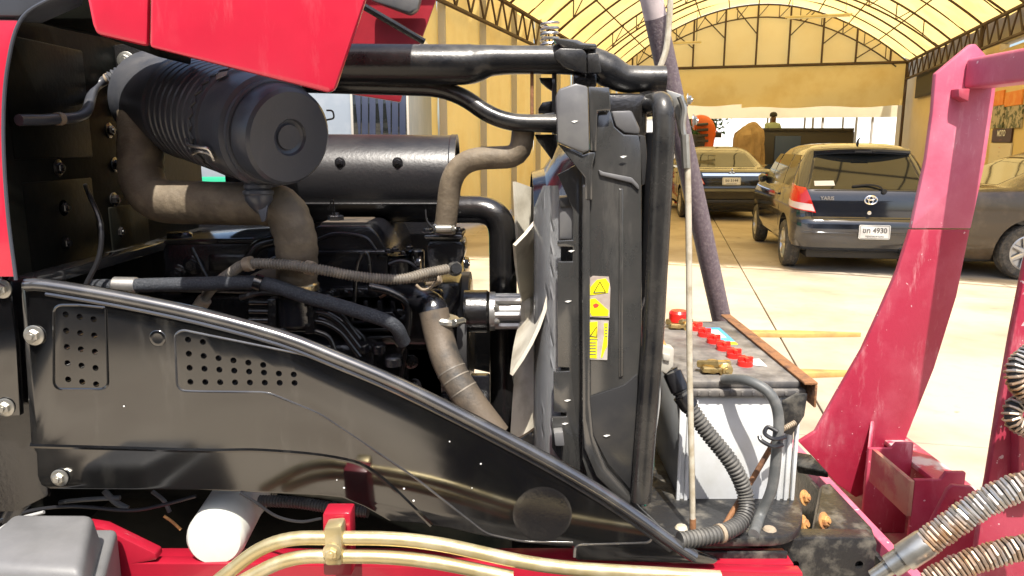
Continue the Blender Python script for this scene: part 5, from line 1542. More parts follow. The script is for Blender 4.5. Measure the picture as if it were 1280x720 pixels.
# small fittings that crowd the engine
for i in range(6):
    obj('cover_bolt', hexbolt(at(398 + i * 17, 366, 1.199), BN, 0.0048), 'black_satin', eng)
for (x, y, Y, r, axx) in ((345, 300, 1.30, 0.012, (0, 0, 1)), (360, 296, 1.34, 0.010, (0, 0, 1)), (420, 279, 1.30, 0.014, (0, 0, 1)), (410, 372, 1.19, 0.007, BN), (352, 372, 1.16, 0.006, BN), (468, 398, 1.17, 0.006, (0, 0, 1)), (480, 400, 1.17, 0.005, (0, 0, 1)), (430, 400, 1.17, 0.006, (0, 0, 1)), (510, 402, 1.20, 0.008, BN), (514, 452, 1.23, 0.008, BN), (518, 482, 1.23, 0.008, BN), (560, 470, 1.235, 0.007, BN), (556, 500, 1.235, 0.007, BN)):
    obj('stud', hexbolt(at(x, y, Y), axx, r), 'black_cast', eng)
for (pl_, m, r, Y) in (([(395, 300), (420, 292), (455, 296), (470, 312)], 'wire_black', 0.0025, 1.21), ([(330, 330), (345, 322), (360, 330), (372, 350)], 'wire_black', 0.003, 1.17),
                       ([(486, 330), (500, 326), (515, 330), (530, 345)], 'wire_black', 0.0025, 1.2), ([(210, 348), (235, 356), (262, 350), (290, 346)], 'wire_black', 0.003, 1.2),
                       ([(500, 420), (506, 440), (502, 470), (508, 500)], 'wire_black', 0.004, 1.19), ([(475, 372), (488, 366), (500, 372), (506, 386)], 'rust', 0.0022, 1.18),
                       ([(300, 372), (330, 366), (360, 372), (400, 392)], 'wire_black', 0.0045, 1.14), ([(520, 356), (528, 362), (538, 360), (546, 350)], 'tape_tan', 0.0022, 1.13),
                       ([(418, 270), (416, 250), (410, 262)], 'wire_black', 0.0012, 1.2), ([(532, 262), (534, 276), (545, 288)], 'wire_black', 0.0012, 1.1)):
    obj('thin_wire', tube(catmull([at(x, y, Y) for x, y in pl_], 6), r, 8), m, tr)
for i in range(5):
    obj('head_rib', pprism([(420 + i * 17, 376), (426 + i * 17, 376), (428 + i * 17, 398), (420 + i * 17, 398)], 1.19, 0.02, 0.0015), 'black_cast', eng)
obj('cover_plate', pprism([(262, 320), (304, 320), (304, 338), (262, 338)], 1.213, 0.004, 0.0015), 'black_satin', eng)
obj('dusty_gasket', pprism([(400, 281.4), (458, 281.4), (456, 278), (402, 278)], 1.26, 0.1, 0.001), 'hose_worn', eng)
obj('fuel_bowl', lathe([(0, 0), (0, 0.016), (0.02, 0.019), (0.05, 0.019), (0.055, 0.015), (0.055, 0)], at(352, 430, 1.15), (0, 0, 1), 20), 'black_cast', eng)

# ---- under the panel: filter, wires, pipes, red side frame
fa, fb = at(302, 618, 1.10), at(268, 676, 0.96)
fd = (fb - fa).normalized(); fl = (fb - fa).length
rf = 0.0405
of = obj('oil_filter', lathe([(-0.03, 0), (-0.03, rf * 0.98), (0, rf * 1.06), (0.006, rf * 1.06), (0.010, rf), (fl - 0.012, rf), (fl - 0.004, rf * 0.95), (fl, rf * 0.86), (fl + 0.001, rf * 0.5), (fl + 0.001, 0)], fa, fd, 44), 'filter_white', tr)
obj('filter_seat', cyl(fa - fd * 0.05, fd, 0.03, 0.05, 32), 'black_cast', of)
obj('under_shield', pbox(40, 640, 622, 760, 1.14, 1.30, 0.01), 'firewall_black', tr)
for (pl_, m, r, Y) in (([(-20, 660), (30, 640), (90, 633), (160, 638), (200, 632), (245, 620)], 'wire_black', 0.0026, 0.985), ([(300, 616), (320, 628), (345, 645), (375, 652), (402, 648)], 'wire_black', 0.0020, 0.95),
                       ([(50, 648), (70, 630), (100, 625), (150, 622)], 'cable_grey', 0.0035, 1.02), ([(60, 616), (50, 640), (40, 660)], 'wire_black', 0.004, 1.0),
                       ([(-10, 668), (20, 650), (55, 640)], 'wire_white', 0.0024, 0.98), ([(130, 613), (145, 628), (160, 636)], 'cable_grey', 0.0045, 1.02), ([(205, 645), (215, 652), (226, 662)], 'rust_orange', 0.002, 1.0),
                       ([(190, 614), (205, 626), (212, 640)], 'cable_grey', 0.003, 1.02)):
    obj('thin_wire', tube(catmull([at(x, y, Y) for x, y in pl_], 6), r, 8), m, tr)
obj('black_conduit', ribbed(catmull([at(325, 626, 1.03), at(370, 628, 1.02), at(410, 634, 1.01), at(460, 640, 1.0)], 6), 0.009, 0.0045, 0.0022, 12), 'conduit_black', tr)
obj('elbow_pipe', tube(catmull([at(44, 570, 1.0), at(38, 610, 1.0), at(20, 650, 1.0)], 6), 0.020, 16), 'black_satin', tr)
sf = part_empty('loader_side_frame', tr, at(400, 720, 0.93))
obj('frame_beam', pprism([(105, 656), (128, 660), (194, 692), (196, 700), (176, 704), (420, 706), (640, 706), (1004, 716), (1004, 800), (105, 800)], 0.955, 0.02, 0.003), 'red_bright', sf)
obj('beam_flange', box(at(170, 704, 0.955).x, at(1000, 712, 0.955).x, 0.976, 1.02, at(400, 712, 0.955).z - 0.012, at(400, 712, 0.955).z - 0.004, 0.002), 'red_bright', sf)
pc_ = obj('pipe_bracket', pprism([(403, 642), (438, 642), (440, 720), (404, 720)], 0.885, 0.03, 0.003), 'red_bright', sf)
obj('pipe_saddle', pprism([(404, 660), (427, 658), (428, 708), (406, 708)], 0.856, 0.026, 0.004), 'zinc_yellow', pc_)
bolt(415, 690, 0.8555, 0.0075, 'zinc_yellow', pc_)
obj('hydraulic_pipe', tube(fillet([at(270, 728, 0.87), at(340, 672, 0.87), at(520, 673, 0.87), at(680, 709, 0.87), at(900, 722, 0.87)], [0.05, 0.06, 0.06], 8), 0.0088, 18), 'zinc_yellow', sf)
obj('hydraulic_pipe', tube(fillet([at(300, 728, 0.868), at(362, 695, 0.868), at(515, 696, 0.868), at(640, 722, 0.868)], [0.05, 0.06], 8), 0.0088, 18), 'zinc_yellow', sf)
# grey cap at lower left
gb = part_empty('grey_lamp_housing', tr, at(60, 700, 0.84))
def loft_rect(r0, r1, bv, m, name, parent):
    bm = bmesh.new()
    a = [bm.verts.new(p) for p in r0]; b_ = [bm.verts.new(p) for p in r1]
    bm.faces.new(a); bm.faces.new(list(reversed(b_)))
    for i in range(4): bm.faces.new((a[i], a[(i + 1) % 4], b_[(i + 1) % 4], b_[i]))
    bmesh.ops.recalc_face_normals(bm, faces=bm.faces)
    bevel(bm, bv, 3)
    return obj(name, bm, m, parent)
zc = at(70, 660, 0.86).z
c0, c1 = at(-90, 720, 0.78), at(138, 688, 0.86)
loft_rect([Vector((c0.x, 0.77, zc - 0.13)), Vector((at(125, 720, 0.80).x, 0.77, zc - 0.13)), Vector((at(138, 690, 0.92).x, 0.93, zc - 0.13)), Vector((c0.x, 0.93, zc - 0.13))],
          [Vector((c0.x + 0.02, 0.80, zc - 0.012)), Vector((at(100, 700, 0.80).x, 0.80, zc - 0.02)), Vector((at(112, 660, 0.89).x, 0.90, zc)), Vector((c0.x + 0.02, 0.90, zc))], 0.010, 'grey_plastic', 'housing_cap', gb)
loft_rect([Vector((c0.x, 0.765, zc - 0.20)), Vector((at(138, 720, 0.80).x, 0.765, zc - 0.20)), Vector((at(142, 690, 0.93).x, 0.945, zc - 0.20)), Vector((c0.x, 0.945, zc - 0.20))],
          [Vector((c0.x, 0.762, zc - 0.062)), Vector((at(131, 720, 0.80).x, 0.762, zc - 0.062)), Vector((at(141, 680, 0.93).x, 0.945, zc - 0.045)), Vector((c0.x, 0.945, zc - 0.045))], 0.008, 'grey_plastic', 'housing_rim', gb)

# ---- chassis, axle and wheels (mostly below the picture)
obj('chassis_rail', box(-0.9, 0.62, 1.12, 1.20, 0.62, 0.76, 0.006), 'black_satin', tr)
obj('chassis_rail', box(-0.9, 0.62, 1.42, 1.50, 0.62, 0.76, 0.006), 'black_satin', tr)
obj('front_axle', box(-0.02, 0.10, 0.72, 1.90, 0.34, 0.46, 0.01), 'black_cast', tr)
obj('axle_pivot', box(-0.06, 0.14, 1.15, 1.47, 0.46, 0.63, 0.01), 'black_cast', tr)
def tractor_wheel(x, y, r, w):
    p = part_empty('wheel', tr, (x, y, 0))
    o = Vector((x, y - w / 2, r))
    bm = lathe([(0.03, r * 0.55), (0.0, r * 0.7), (0.0, r * 0.88), (0.04, r * 0.96), (w / 2, r * 0.975), (w - 0.04, r * 0.96), (w, r * 0.88), (w, r * 0.7), (w - 0.03, r * 0.55), (0.03, r * 0.55)], o, (0, 1, 0), 40)
    for i in range(18):
        for sd in (0, 1):
            a = 2 * math.pi * (i + 0.5 * sd) / 18
            d0 = Vector((math.cos(a), 0, math.sin(a))); d1 = Vector((math.cos(a + 0.22), 0, math.sin(a + 0.22)))
            ya, yb = (0.01, w * 0.55) if sd else (w - 0.01, w * 0.45)
            bm = tube([o + Vector((0, ya, 0)) + d0 * r * 0.955, o + Vector((0, yb, 0)) + d1 * r * 0.978], 0.022, 5, bm)
    obj('tyre', bm, 'tyre', p)
    obj('rim', lathe([(0.05, 0), (0.05, r * 0.2), (0.07, r * 0.5), (0.03, r * 0.56), (w - 0.03, r * 0.56), (w - 0.07, r * 0.5), (w - 0.05, r * 0.2), (w - 0.05, 0)], o, (0, 1, 0), 36), 'wall_white', p)
for y in (0.70, 1.92): tractor_wheel(0.04, y, 0.40, 0.24)
for y in (0.62, 2.0): tractor_wheel(-1.75, y, 0.62, 0.36)
obj('rear_axle', box(-1.85, -1.65, 0.70, 1.92, 0.50, 0.72, 0.02), 'black_cast', tr)
obj('gearbox', box(-2.1, -0.88, 1.08, 1.54, 0.5, 1.0, 0.03), 'black_cast', tr)

# ---- battery tray and front casting
zt = at(920, 640, 1.05).z
tray = part_empty('battery_tray', tr, at(920, 650, 1.2))
obj('tray_plate', pprism([(840, 690), (985, 690), (984, 704), (960, 710), (850, 710)], 0.99, 0.006, 0.002), 'mud_black', tray)
bzl, bzr = at(836, 640, 1.06).x, at(1003, 640, 1.06).x
pts = round_poly([Vector((bzl - 0.05, 0.985, zt - 0.02)), Vector((bzr - 0.035, 0.985, zt - 0.02)), Vector((bzr + 0.012, 1.08, zt - 0.02)), Vector((bzr + 0.005, 1.58, zt - 0.02)), Vector((bzl - 0.05, 1.58, zt - 0.02))], 0.05, 6)
obj('tray_floor', prism(pts, (0, 0, 0.014), 0.003), 'mud_black', tray)
obj('dirt_cake', lathe([(0, 0.010), (0.003, 0.008), (0.005, 0)], ground_at(962, 662, zt - 0.006), (0, 0, 1), 9), 'tape_tan', tray)
obj('dirt_cake', lathe([(0, 0.010), (0.003, 0.008), (0.005, 0)], ground_at(852, 660, zt - 0.006), (0, 0, 1), 9), 'rod_beige', tray)
obj('tray_support', box(bzl, bzr - 0.02, 1.12, 1.48, 0.755, zt - 0.021, 0.004), 'mud_black', tray)
cast = part_empty('front_casting', tr, at(1050, 680, 1.1))
XL, XR = at(1003, 650, 1.10).x, at(1097, 650, 1.10).x
cb = obj('casting_front', pprism([(960, 676), (1002, 674), (1006, 672), (1094, 673), (1097, 680), (1093, 712), (1090, 760), (960, 760)], 1.07, 0.03, 0.004), 'mud_black', cast)
cut = None
for (x, y) in ((1074, 706), (994, 706)):
    p = at(x, y, 1.07); cut = cyl((p.x, p.y - 0.02, p.z), (0, 1, 0), 0.03, 0.0065, 18, cut, bv=0.0)
boolean_cut(cb, cut)
obj('casting_slope', prism([at(1016, 671, 1.10), at(1094, 672, 1.10), at(1090, 660, 1.13), at(1038, 604, 1.27), at(1028, 606, 1.27)], (0, 0.012, -0.012), 0.002), 'mud_black', cast)
obj('casting_wall', prism([Vector((XL, 1.10, 0.74)), Vector((XL, 1.10, at(1005, 655, 1.10).z)), Vector((XL, 1.5, at(1000, 585, 1.42).z)), Vector((XL, 1.5, 0.74))], (-0.015, 0, 0), 0.003), 'mud_black', cast)
obj('casting_shelf', prism([at(996, 582, 1.36), at(1035, 590, 1.28), at(1036, 598, 1.28), at(998, 592, 1.36)], (0, 0.08, 0), 0.002), 'mud_black', cast)
for (x, y, Y, r) in ((1011, 622, 1.20, 0.0085), (1008, 655, 1.12, 0.0095), (1035, 651, 1.12, 0.009)):
    obj('rusty_bolt', hexbolt(at(x - 6, y, Y + 0.01), (0.6, -0.7, 0.3), r, None), 'rust_orange', cast)

# ---- cables round the battery
obj('battery_conduit', ribbed(catmull([at(838, 462, 1.06), at(852, 492, 1.05), at(880, 535, 1.04), at(915, 580, 1.03), at(932, 620, 1.025), ground_at(928, 650, zt + 0.012), ground_at(900, 667, zt + 0.008), ground_at(850, 676, zt + 0.008)], 6), 0.0125, 0.0058, 0.0028, 14), 'conduit_black', tr)
obj('conduit_band', tube([ground_at(898, 667.5, zt + 0.008), ground_at(902, 666.3, zt + 0.008)], 0.0135, 14), 'tape_tan', tr)
obj('conduit_tape', tube([at(840, 466, 1.058), at(850, 488, 1.05)], 0.0135, 14), 'wire_black', tr)
obj('conduit_tape', tube([at(852, 494, 1.0495), at(862, 508, 1.047)], 0.0137, 14), 'wire_black', tr)
cab = obj('battery_cable', tube(catmull([at(905, 474, 1.10), at(935, 476, 1.06), at(962, 492, 1.04), at(973, 520, 1.035), at(971, 560, 1.03), at(965, 610, 1.03), at(950, 645, 1.03), ground_at(942, 668, zt - 0.002)], 7), 0.0078, 14), 'cable_grey', tr)
obj('cable_tie', tube(catmull([at(982, 546, 1.02), at(968, 549, 1.012), at(956, 542, 1.02), at(960, 534, 1.03), at(972, 540, 1.022)], 5), 0.003, 8), 'wire_black', cab)
obj('cable_tie', tube(catmull([at(978, 556, 1.02), at(966, 558, 1.012), at(952, 551, 1.015), at(949, 545, 1.02)], 5), 0.003, 8), 'wire_black', cab)
jb = obj('hold_down_bolt', tube([at(972, 545, 1.05), at(940, 600, 1.06), ground_at(906, 656, zt - 0.006)], 0.0042, 10), 'rust', tr)
obj('bolt_thread', ribbed([at(976, 538, 1.05), at(994, 528, 1.055)], 0.0045, 0.003, 0.0012, 10), 'tape_tan', jb)

# ================================================================== BATTERY
Y0 = 1.10
bl, br_ = at(848, 560, Y0).x, at(998, 560, Y0).x
bt, bb = at(920, 496, Y0).z, at(920, 634, Y0).z
bd = 0.40
bat = thing('car_battery', 'white cased battery with black lid and red caps on the muddy tray', 'battery', ((bl + br_) / 2, Y0 + bd / 2, bb))
obj('case', box(bl + 0.006, br_ - 0.006, Y0 + 0.005, Y0 + bd, bb, bt, 0.004), 'battery_white', bat)
for x in (bl, bl + 0.012, bl + 0.022, br_ - 0.028, br_ - 0.017, br_ - 0.006):
    obj('case_rib', box(x, x + 0.006, Y0, Y0 + 0.008, bb + 0.004, bt - 0.004, 0.002), 'battery_white', bat)
obj('lid', box(bl - 0.004, br_ + 0.004, Y0 - 0.004, Y0 + bd + 0.004, bt + 0.001, bt + 0.012, 0.002), 'battery_lid', bat)
lt = bt + 0.024
obj('lid_top', box(bl + 0.002, br_ - 0.002, Y0 + 0.002, Y0 + bd, bt + 0.0125, lt, 0.003), 'battery_lid', bat)
for i in range(11):
    x = bl + 0.01 + (br_ - bl - 0.02) * i / 10
    obj('lid_notch', box(x - 0.002, x + 0.002, Y0 - 0.0055, Y0 - 0.0035, bt + 0.0035, bt + 0.0095, 0.0004, seg=1), 'battery_lid', bat)
xc_ = bl + (br_ - bl) * 0.52
for i in range(6):
    y = Y0 + 0.085 + i * 0.048
    p = Vector((xc_ + 0.016 - i * 0.0045 + 0.01, y, lt))
    bm = lathe([(0, 0), (0, 0.0125), (0.008, 0.0125), (0.009, 0.011), (0.009, 0)], p, (0, 0, 1), 18)
    bm = box(p.x - 0.012, p.x + 0.012, p.y - 0.003, p.y + 0.003, p.z + 0.008, p.z + 0.015, 0.001, bm)
    bm = box(p.x - 0.003, p.x + 0.003, p.y - 0.012, p.y + 0.012, p.z + 0.008, p.z + 0.0147, 0.001, bm)
    obj('filler_cap', bm, 'red_cap', bat)
def terminal(p, cover):
    bm = cyl(p, (0, 0, 1), 0.020, 0.010, 16)
    bm = box(p.x - 0.018, p.x + 0.020, p.y - 0.014, p.y + 0.014, p.z + 0.003, p.z + 0.013, 0.004, bm)
    bm = hexbolt(p + Vector((0.018, -0.012, 0.008)), (0, -1, 0.2), 0.007, bm)
    bm = tube([p + Vector((-0.02, 0.008, 0.012)), p + Vector((0.005, -0.012, 0.018)), p + Vector((0.026, 0.004, 0.014))], 0.006, 8, bm)
    o = obj('terminal_clamp', bm, 'brass', bat)
    if cover:
        obj('terminal_cover', lathe([(0, 0), (0, 0.019), (0.016, 0.019), (0.021, 0.015), (0.021, 0)], p + Vector((0.002, 0.006, 0.014)), (0, 0, 1), 20), 'red_cap', o)
terminal(Vector((at(893, 470, Y0 + 0.03).x, Y0 + 0.045, lt)), False)
terminal(Vector((at(848, 412, Y0 + 0.33).x, Y0 + 0.335, lt)), True)
obj('label', box(br_ - 0.075, br_ - 0.035, Y0 + 0.235, Y0 + 0.34, lt, lt + 0.0008, 0), 'sticker_blue', bat)
obj('label', box(br_ - 0.074, br_ - 0.036, Y0 + 0.215, Y0 + 0.234, lt, lt + 0.0008, 0), 'sticker_yellow', bat)
obj('label', box(br_ - 0.066, br_ - 0.044, Y0 + 0.26, Y0 + 0.32, lt + 0.0009, lt + 0.0014, 0), 'plate_white', bat)
obj('paper_scrap', prism([Vector((br_ - 0.055, Y0 + 0.085, lt + 0.001)), Vector((br_ - 0.030, Y0 + 0.075, lt + 0.001)), Vector((br_ - 0.035, Y0 + 0.10, lt + 0.006)), Vector((br_ - 0.05, Y0 + 0.108, lt + 0.003))], (0, 0, 0.001), 0), 'plate_white', bat)
# clamp bar (angle iron) on the battery's outer edge: belongs to the tractor
bar = obj('battery_clamp_bar', box(br_ - 0.006, br_ + 0.014, Y0 - 0.02, Y0 + bd + 0.04, lt + 0.001, lt + 0.005, 0.001), 'rust', tr)
obj('clamp_bar_web', box(br_ + 0.0105, br_ + 0.014, Y0 - 0.02, Y0 + bd + 0.04, bt - 0.010, lt + 0.0005, 0.001), 'rust', bar)
obj('clamp_lug', pprism([(978, 502), (996, 492), (1010, 492), (1006, 520), (990, 545), (976, 540), (977, 515)], 1.078, 0.005, 0.002), 'mud_black', bar)

# ================================================================== PROP POLE
pt0, pt1 = at(905, 413, 1.60), at(808, -30, 1.42)
dd = (pt1 - pt0).normalized()
foot = pt0 - dd * ((pt0.z - 0.78) / dd.z)
pole = thing('prop_pole', 'mauve painted steel pole leaning behind the battery with a pale top end', 'pole', foot)
cut_ = at(822, 22, 1.43)
tcut = (cut_ - pt0).dot(dd)
rpole = rad(12.5, 880, 250, 1.55)
obj('pole_shaft', tube([foot, pt0, pt0 + dd * tcut], rpole, 24), 'pole_mauve', pole)
obj('pole_end', tube([pt0 + dd * (tcut + 0.0005), pt1, pt1 + dd * 0.35], rpole * 1.002, 24), 'pole_pink', pole)  # sunlit end coloured pale; the shaft below carries the shade in its colour
obj('pole_foot', pprism([(900, 408), (916, 408), (922, 424), (906, 424)], 1.56, 0.02, 0.003), 'rust', pole)
obj('pole_stay', tube(catmull([at(825, 85, 1.40), at(833, 60, 1.40), at(837, 20, 1.40), at(839, -30, 1.40)], 6), 0.0055, 8), 'rod_beige', pole)

# ================================================================== RED FRONT GUARD
gd = thing('front_guard', 'faded red steel plate guard bolted across the tractor nose', 'guard', (0.74, 1.3, 0.7))
YM = 1.60
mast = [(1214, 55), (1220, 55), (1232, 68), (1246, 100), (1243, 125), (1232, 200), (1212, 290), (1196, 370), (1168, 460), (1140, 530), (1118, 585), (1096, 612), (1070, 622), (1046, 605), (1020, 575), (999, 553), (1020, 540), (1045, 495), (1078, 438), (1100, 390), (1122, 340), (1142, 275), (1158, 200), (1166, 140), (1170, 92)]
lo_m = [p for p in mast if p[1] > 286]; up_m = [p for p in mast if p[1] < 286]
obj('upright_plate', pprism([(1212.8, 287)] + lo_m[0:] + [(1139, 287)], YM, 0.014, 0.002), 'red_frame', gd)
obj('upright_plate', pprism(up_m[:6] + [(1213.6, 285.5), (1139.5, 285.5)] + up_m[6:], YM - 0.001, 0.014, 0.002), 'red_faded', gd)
g2 = [at(1088, 524, YM - 0.002), at(1084, 524, YM - 0.002), at(1076, 608, YM - 0.075), at(1082, 612, YM - 0.075)]
obj('upright_gusset', prism([at(1088, 526, YM), at(1088, 604, YM), at(1078, 612, YM - 0.08)], (0.009, 0, 0), 0.002), 'red_frame', gd)
# top cross bar (square tube), running across the tractor nose
bc0 = at(1205, 92, YM)
bs = 0.03
b = box(bc0.x - bs + 0.03, bc0.x + bs + 0.03, 0.62, YM - 0.001, bc0.z - bs, bc0.z + bs, 0.008, seg=3)
obj('cross_bar', b, 'red_faded', gd)
obj('weld_gusset', prism([at(1188, 112, YM), at(1188, 122, YM), at(1200, 128, YM), at(1202, 112, YM)], (0, -0.03, 0), 0.002), 'red_frame', gd)
# two channels under it
X1, X2 = 0.615, 0.86
zr = at(1060, 628, 1.3).z
obj('inner_rail', box(X1 - 0.011, X1 + 0.008, 0.98, 1.64, zr - 0.16, zr + 0.006, 0.0025), 'red_faded', gd)
obj('outer_rail', box(X2 - 0.03, X2 + 0.03, 0.98, 1.78, zr - 0.012, zr, 0.0025), 'red_worn', gd)
obj('outer_rail_web', box(X2 + 0.012, X2 + 0.028, 0.98, 1.78, zr - 0.17, zr - 0.0125, 0.0025), 'red_frame', gd)
obj('base_plate', box(X1 + 0.0085, X2 + 0.011, 0.98, 1.78, zr - 0.172, zr - 0.160, 0.002), 'red_rust', gd)
def xz_plate(name, Y, x0, x1, z0, z1, notch, m, holes_=()):
    pts = [Vector((x0, Y, z0)), Vector((x1, Y, z0)), Vector((x1, Y, z1)), Vector((x0 + (x1 - x0) * 0.62, Y, z1)), Vector((x0 + (x1 - x0) * 0.52, Y, z1 - notch)), Vector((x0, Y, z1 - notch))]
    o = obj(name, prism(pts, (0, 0.010, 0), 0.002), m, gd)
    if holes_:
        cut = None
        for (hx_, hz_, hr) in holes_: cut = cyl((hx_, Y - 0.02, hz_), (0, 1, 0), 0.05, hr, 18, cut, bv=0.0)
        boolean_cut(o, cut)
    return o
xz_plate('bracket_plate', 1.30, 0.737, X2 - 0.031, zr - 0.159, 0.932, 0.015, 'red_frame', [(0.806, 0.895, 0.010)])
xz_plate('bracket_plate', 1.48, 0.737, X2 - 0.031, zr - 0.159, 0.915, 0.012, 'red_frame', [(0.765, 0.875, 0.011)])
bpl = obj('bracket_plate', pprism([(1186, 612), (1192, 607), (1216, 609), (1236, 634), (1244, 760), (1120, 760), (1140, 702)], 1.17, 0.010, 0.002), 'red_frame', gd)
hp = at(1191, 630, 1.17)
boolean_cut(bpl, cyl((hp.x, hp.y - 0.02, hp.z), (0, 1, 0), 0.05, 0.0085, 18, None, bv=0.0))
obj('bracket_box', box(0.728, 0.7365, 1.30, 1.45, 0.845, 0.915, 0.001), 'red_rust', gd)
# near upright
near = [(1212, 760), (1228, 640), (1236, 600), (1252, 500), (1268, 410), (1284, 330), (1330, 180), (1420, -20), (1500, -40), (1520, 20), (1440, 260), (1370, 420), (1335, 600), (1325, 760)]
YN = 1.04
obj('upright_plate', pprism(near, YN, 0.014, 0.003), 'red_frame', gd)
obj('upright_stiffener', prism([at(1262, 470, YN), at(1268, 440, YN), at(1284, 620, YN), at(1262, 620, YN)], (0, -0.02, 0), 0.002), 'red_frame', gd)
obj('casting_cheek', box(X1 - 0.020, X1 - 0.0115, 1.105, 1.56, 0.70, zr - 0.014, 0.001), 'mud_black', cast)
obj('guard_bracket', box(0.50, X1 - 0.021, 1.12, 1.50, 0.62, 0.70, 0.004), 'mud_black', gd)

# ---- coil guarded hydraulic hoses
def coil_hose(label, pl_, r, fit=None):
    t = thing('hydraulic_hose', label, 'hose', pl_[0])
    path = catmull(pl_, 8)
    obj('hose_core', tube(path, r * 0.72, 12), 'hose_black', t)
    P_ = resample(path, 0.0008)
    T_ = [(P_[min(i + 1, len(P_) - 1)] - P_[max(i - 1, 0)]).normalized() for i in range(len(P_))]
    n = Vector((0, 0, 1)); hel = []
    pitch = 0.0058
    for i, p in enumerate(P_):
        n = (n - T_[i] * n.dot(T_[i])).normalized(); bq = T_[i].cross(n)
        a = 2 * math.pi * (i * 0.0008) / pitch
        hel.append(p + (n * math.cos(a) + bq * math.sin(a)) * r * 0.88)
    obj('coil_guard', tube(hel, r * 0.15, 6), 'coil_steel', t)
    if fit:
        a, b_ = fit
        dd_ = (b_ - a).normalized(); Lf = (b_ - a).length
        obj('hose_fitting', lathe([(0, 0), (0, r * 0.55), (Lf * 0.3, r * 0.6), (Lf * 0.32, r * 0.85), (Lf * 0.55, r * 0.85), (Lf * 0.56, r * 1.02), (Lf * 0.95, r * 1.02), (Lf, r * 0.95), (Lf, 0)], a, dd_, 24), 'zinc_white', t)
    return t
coil_hose('upper coil guarded hydraulic hose with a silver fitting across the guard base', [at(1158, 678, 0.93), at(1190, 656, 0.925), at(1225, 632, 0.92), at(1280, 607, 0.91), at(1380, 590, 0.90)], 0.0185, (at(1092, 722, 0.945), at(1160, 677, 0.93)))
coil_hose('lower coil guarded hydraulic hose running below the other to the picture corner', [at(1160, 728, 0.90), at(1200, 708, 0.895), at(1240, 694, 0.89), at(1285, 684, 0.885), at(1380, 680, 0.88)], 0.0165)
coil_hose('silver coil guarded hose end curling in front of the red upright', [at(1330, 500, 0.97), at(1296, 500, 0.96), at(1272, 480, 0.955), at(1272, 456, 0.96), at(1300, 436, 0.97), at(1340, 436, 0.98)], 0.0135)
coil_hose('rusty coil guarded hose end below the silver one on the red upright', [at(1330, 560, 0.98), at(1290, 540, 0.97), at(1266, 525, 0.965), at(1270, 506, 0.97), at(1300, 500, 0.985), at(1340, 500, 0.99)], 0.0125)

# ================================================================== PHOTOGRAPHER (seen only as a dark reflection in the side panel)
QJ = [(0, 0, 0.95), (0, 0, 1.16), (0, 0.01, 1.34), (0, 0.02, 1.46), (0, 0.03, 1.55), (0, 0.03, 1.66),
      (0.18, 0.01, 1.39), (0.25, 0.12, 1.17), (0.12, 0.32, 1.38), (0.07, 0.36, 1.44), (-0.18, 0.01, 1.39), (-0.25, 0.12, 1.17), (-0.12, 0.32, 1.38), (-0.07, 0.36, 1.44),
      (0.10, 0, 0.88), (0.14, 0.02, 0.48), (0.16, -0.02, 0.09), (0.17, 0.15, 0.04), (-0.10, 0, 0.88), (-0.14, 0.02, 0.48), (-0.16, -0.02, 0.09), (-0.17, 0.15, 0.04)]
ph, phb = skin_person('person', 'person in dark clothes taking the photograph with a raised phone', QJ, PE, PRD, (['skin', 'cloth_dark'], lambda c: 0 if (c.z > 1.47 or c.y > 0.28) else 1), (0.05, -0.45, 0))
hair = obj('hair', lathe([(0, 0.112), (0.05, 0.118), (0.10, 0.105), (0.135, 0.07), (0.15, 0)], (0, 0.02, 1.64), (0, -0.08, 1), 18), 'hair', None)
hair.parent = ph
obj('raised_phone', box(-0.075, 0.075, -0.045, -0.037, 1.455, 1.530, 0.004), 'ink_black', label='black phone held up in both hands behind the lens', cat='phone')

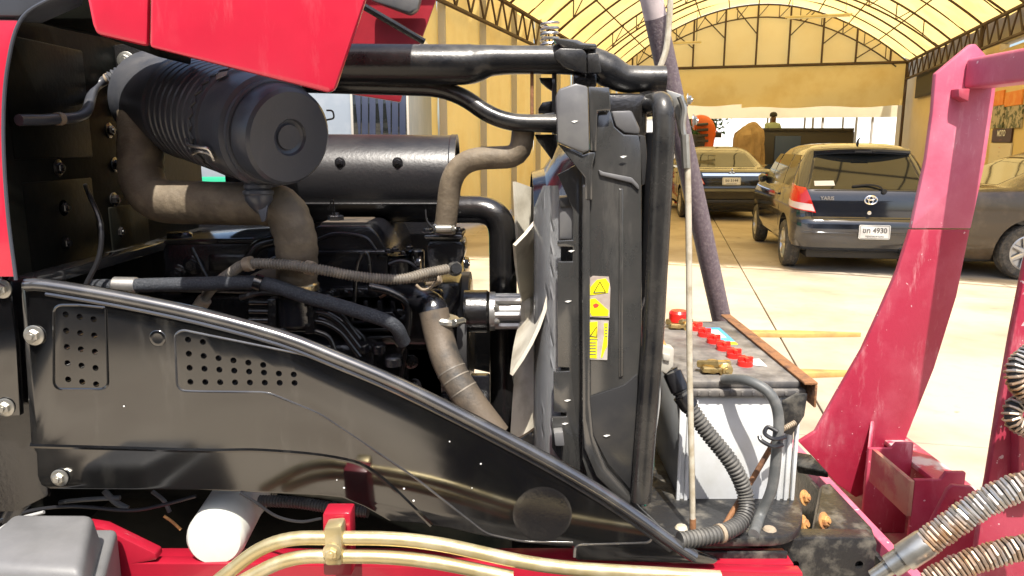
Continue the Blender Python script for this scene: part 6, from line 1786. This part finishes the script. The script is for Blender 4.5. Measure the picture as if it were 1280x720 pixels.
# unseen tyre stack added to darken the reflection in the glossy panel
ty_me = None
for k in range(4):
    cx, cy, rr_ = 0.36 + 0.03 * math.sin(k * 2.1), -1.18 + 0.02 * math.cos(k * 1.7), 0.60
    if ty_me is None:
        b = lathe([(0.03, 0.30), (0.0, 0.40), (0.0, 0.52), (0.04, 0.585), (0.15, 0.595), (0.26, 0.585), (0.30, 0.52), (0.30, 0.40), (0.27, 0.30), (0.03, 0.30)], (cx, cy, 0), (0, 0, 1), 40)
        for i in range(20):
            for sd in (0, 1):
                a = 2 * math.pi * (i + 0.5 * sd) / 20
                d0 = Vector((math.cos(a), math.sin(a), 0)); d1 = Vector((math.cos(a + 0.2), math.sin(a + 0.2), 0))
                b = tube([Vector((cx, cy, 0.02 if sd else 0.28)) + d0 * 0.575, Vector((cx, cy, 0.17 if sd else 0.13)) + d1 * 0.592], 0.018, 5, b)
        o = obj('worn_tyre', b, 'belt_rubber'); ty_me = o.data; z0 = o.location.z
    else:
        o = link_mesh('worn_tyre', ty_me, None, (cx, cy, z0 + 0.301 * k))
    o['label'] = ['worn black tractor tyre at the bottom of the tyre stack', 'worn black tractor tyre second from the bottom of the stack', 'worn black tractor tyre second from the top of the stack', 'worn black tractor tyre on top of the tyre stack'][k]
    o['category'] = 'tyre'; o['group'] = 'tyres stacked behind the photographer'

# shed across the yard behind the photographer
shed = thing('machine_shed', 'long dark open fronted machine shed standing behind the photographer', 'building', (-2, -9, 0))
obj('wall', box(-11, 7, -10.2, -10.0, 0, 4.2, 0.02), 'shed_dark', shed)
for x in (-11, 6.8): obj('wall', box(x, x + 0.2, -9.995, -7.0, 0, 4.2, 0.02), 'shed_dark', shed)
obj('roof', prism([(-11.3, -10.5, 4.21), (7.3, -10.5, 4.21), (7.3, -6.4, 4.6), (-11.3, -6.4, 4.6)], (0, 0, 0.06), 0.01), 'shed_dark', shed)
for x in (-10.5, -6.2, -2.0, 2.2, 6.5): obj('post', box(x - 0.08, x + 0.08, -6.75, -6.6, 0, 4.5, 0.01), 'shed_dark', shed)
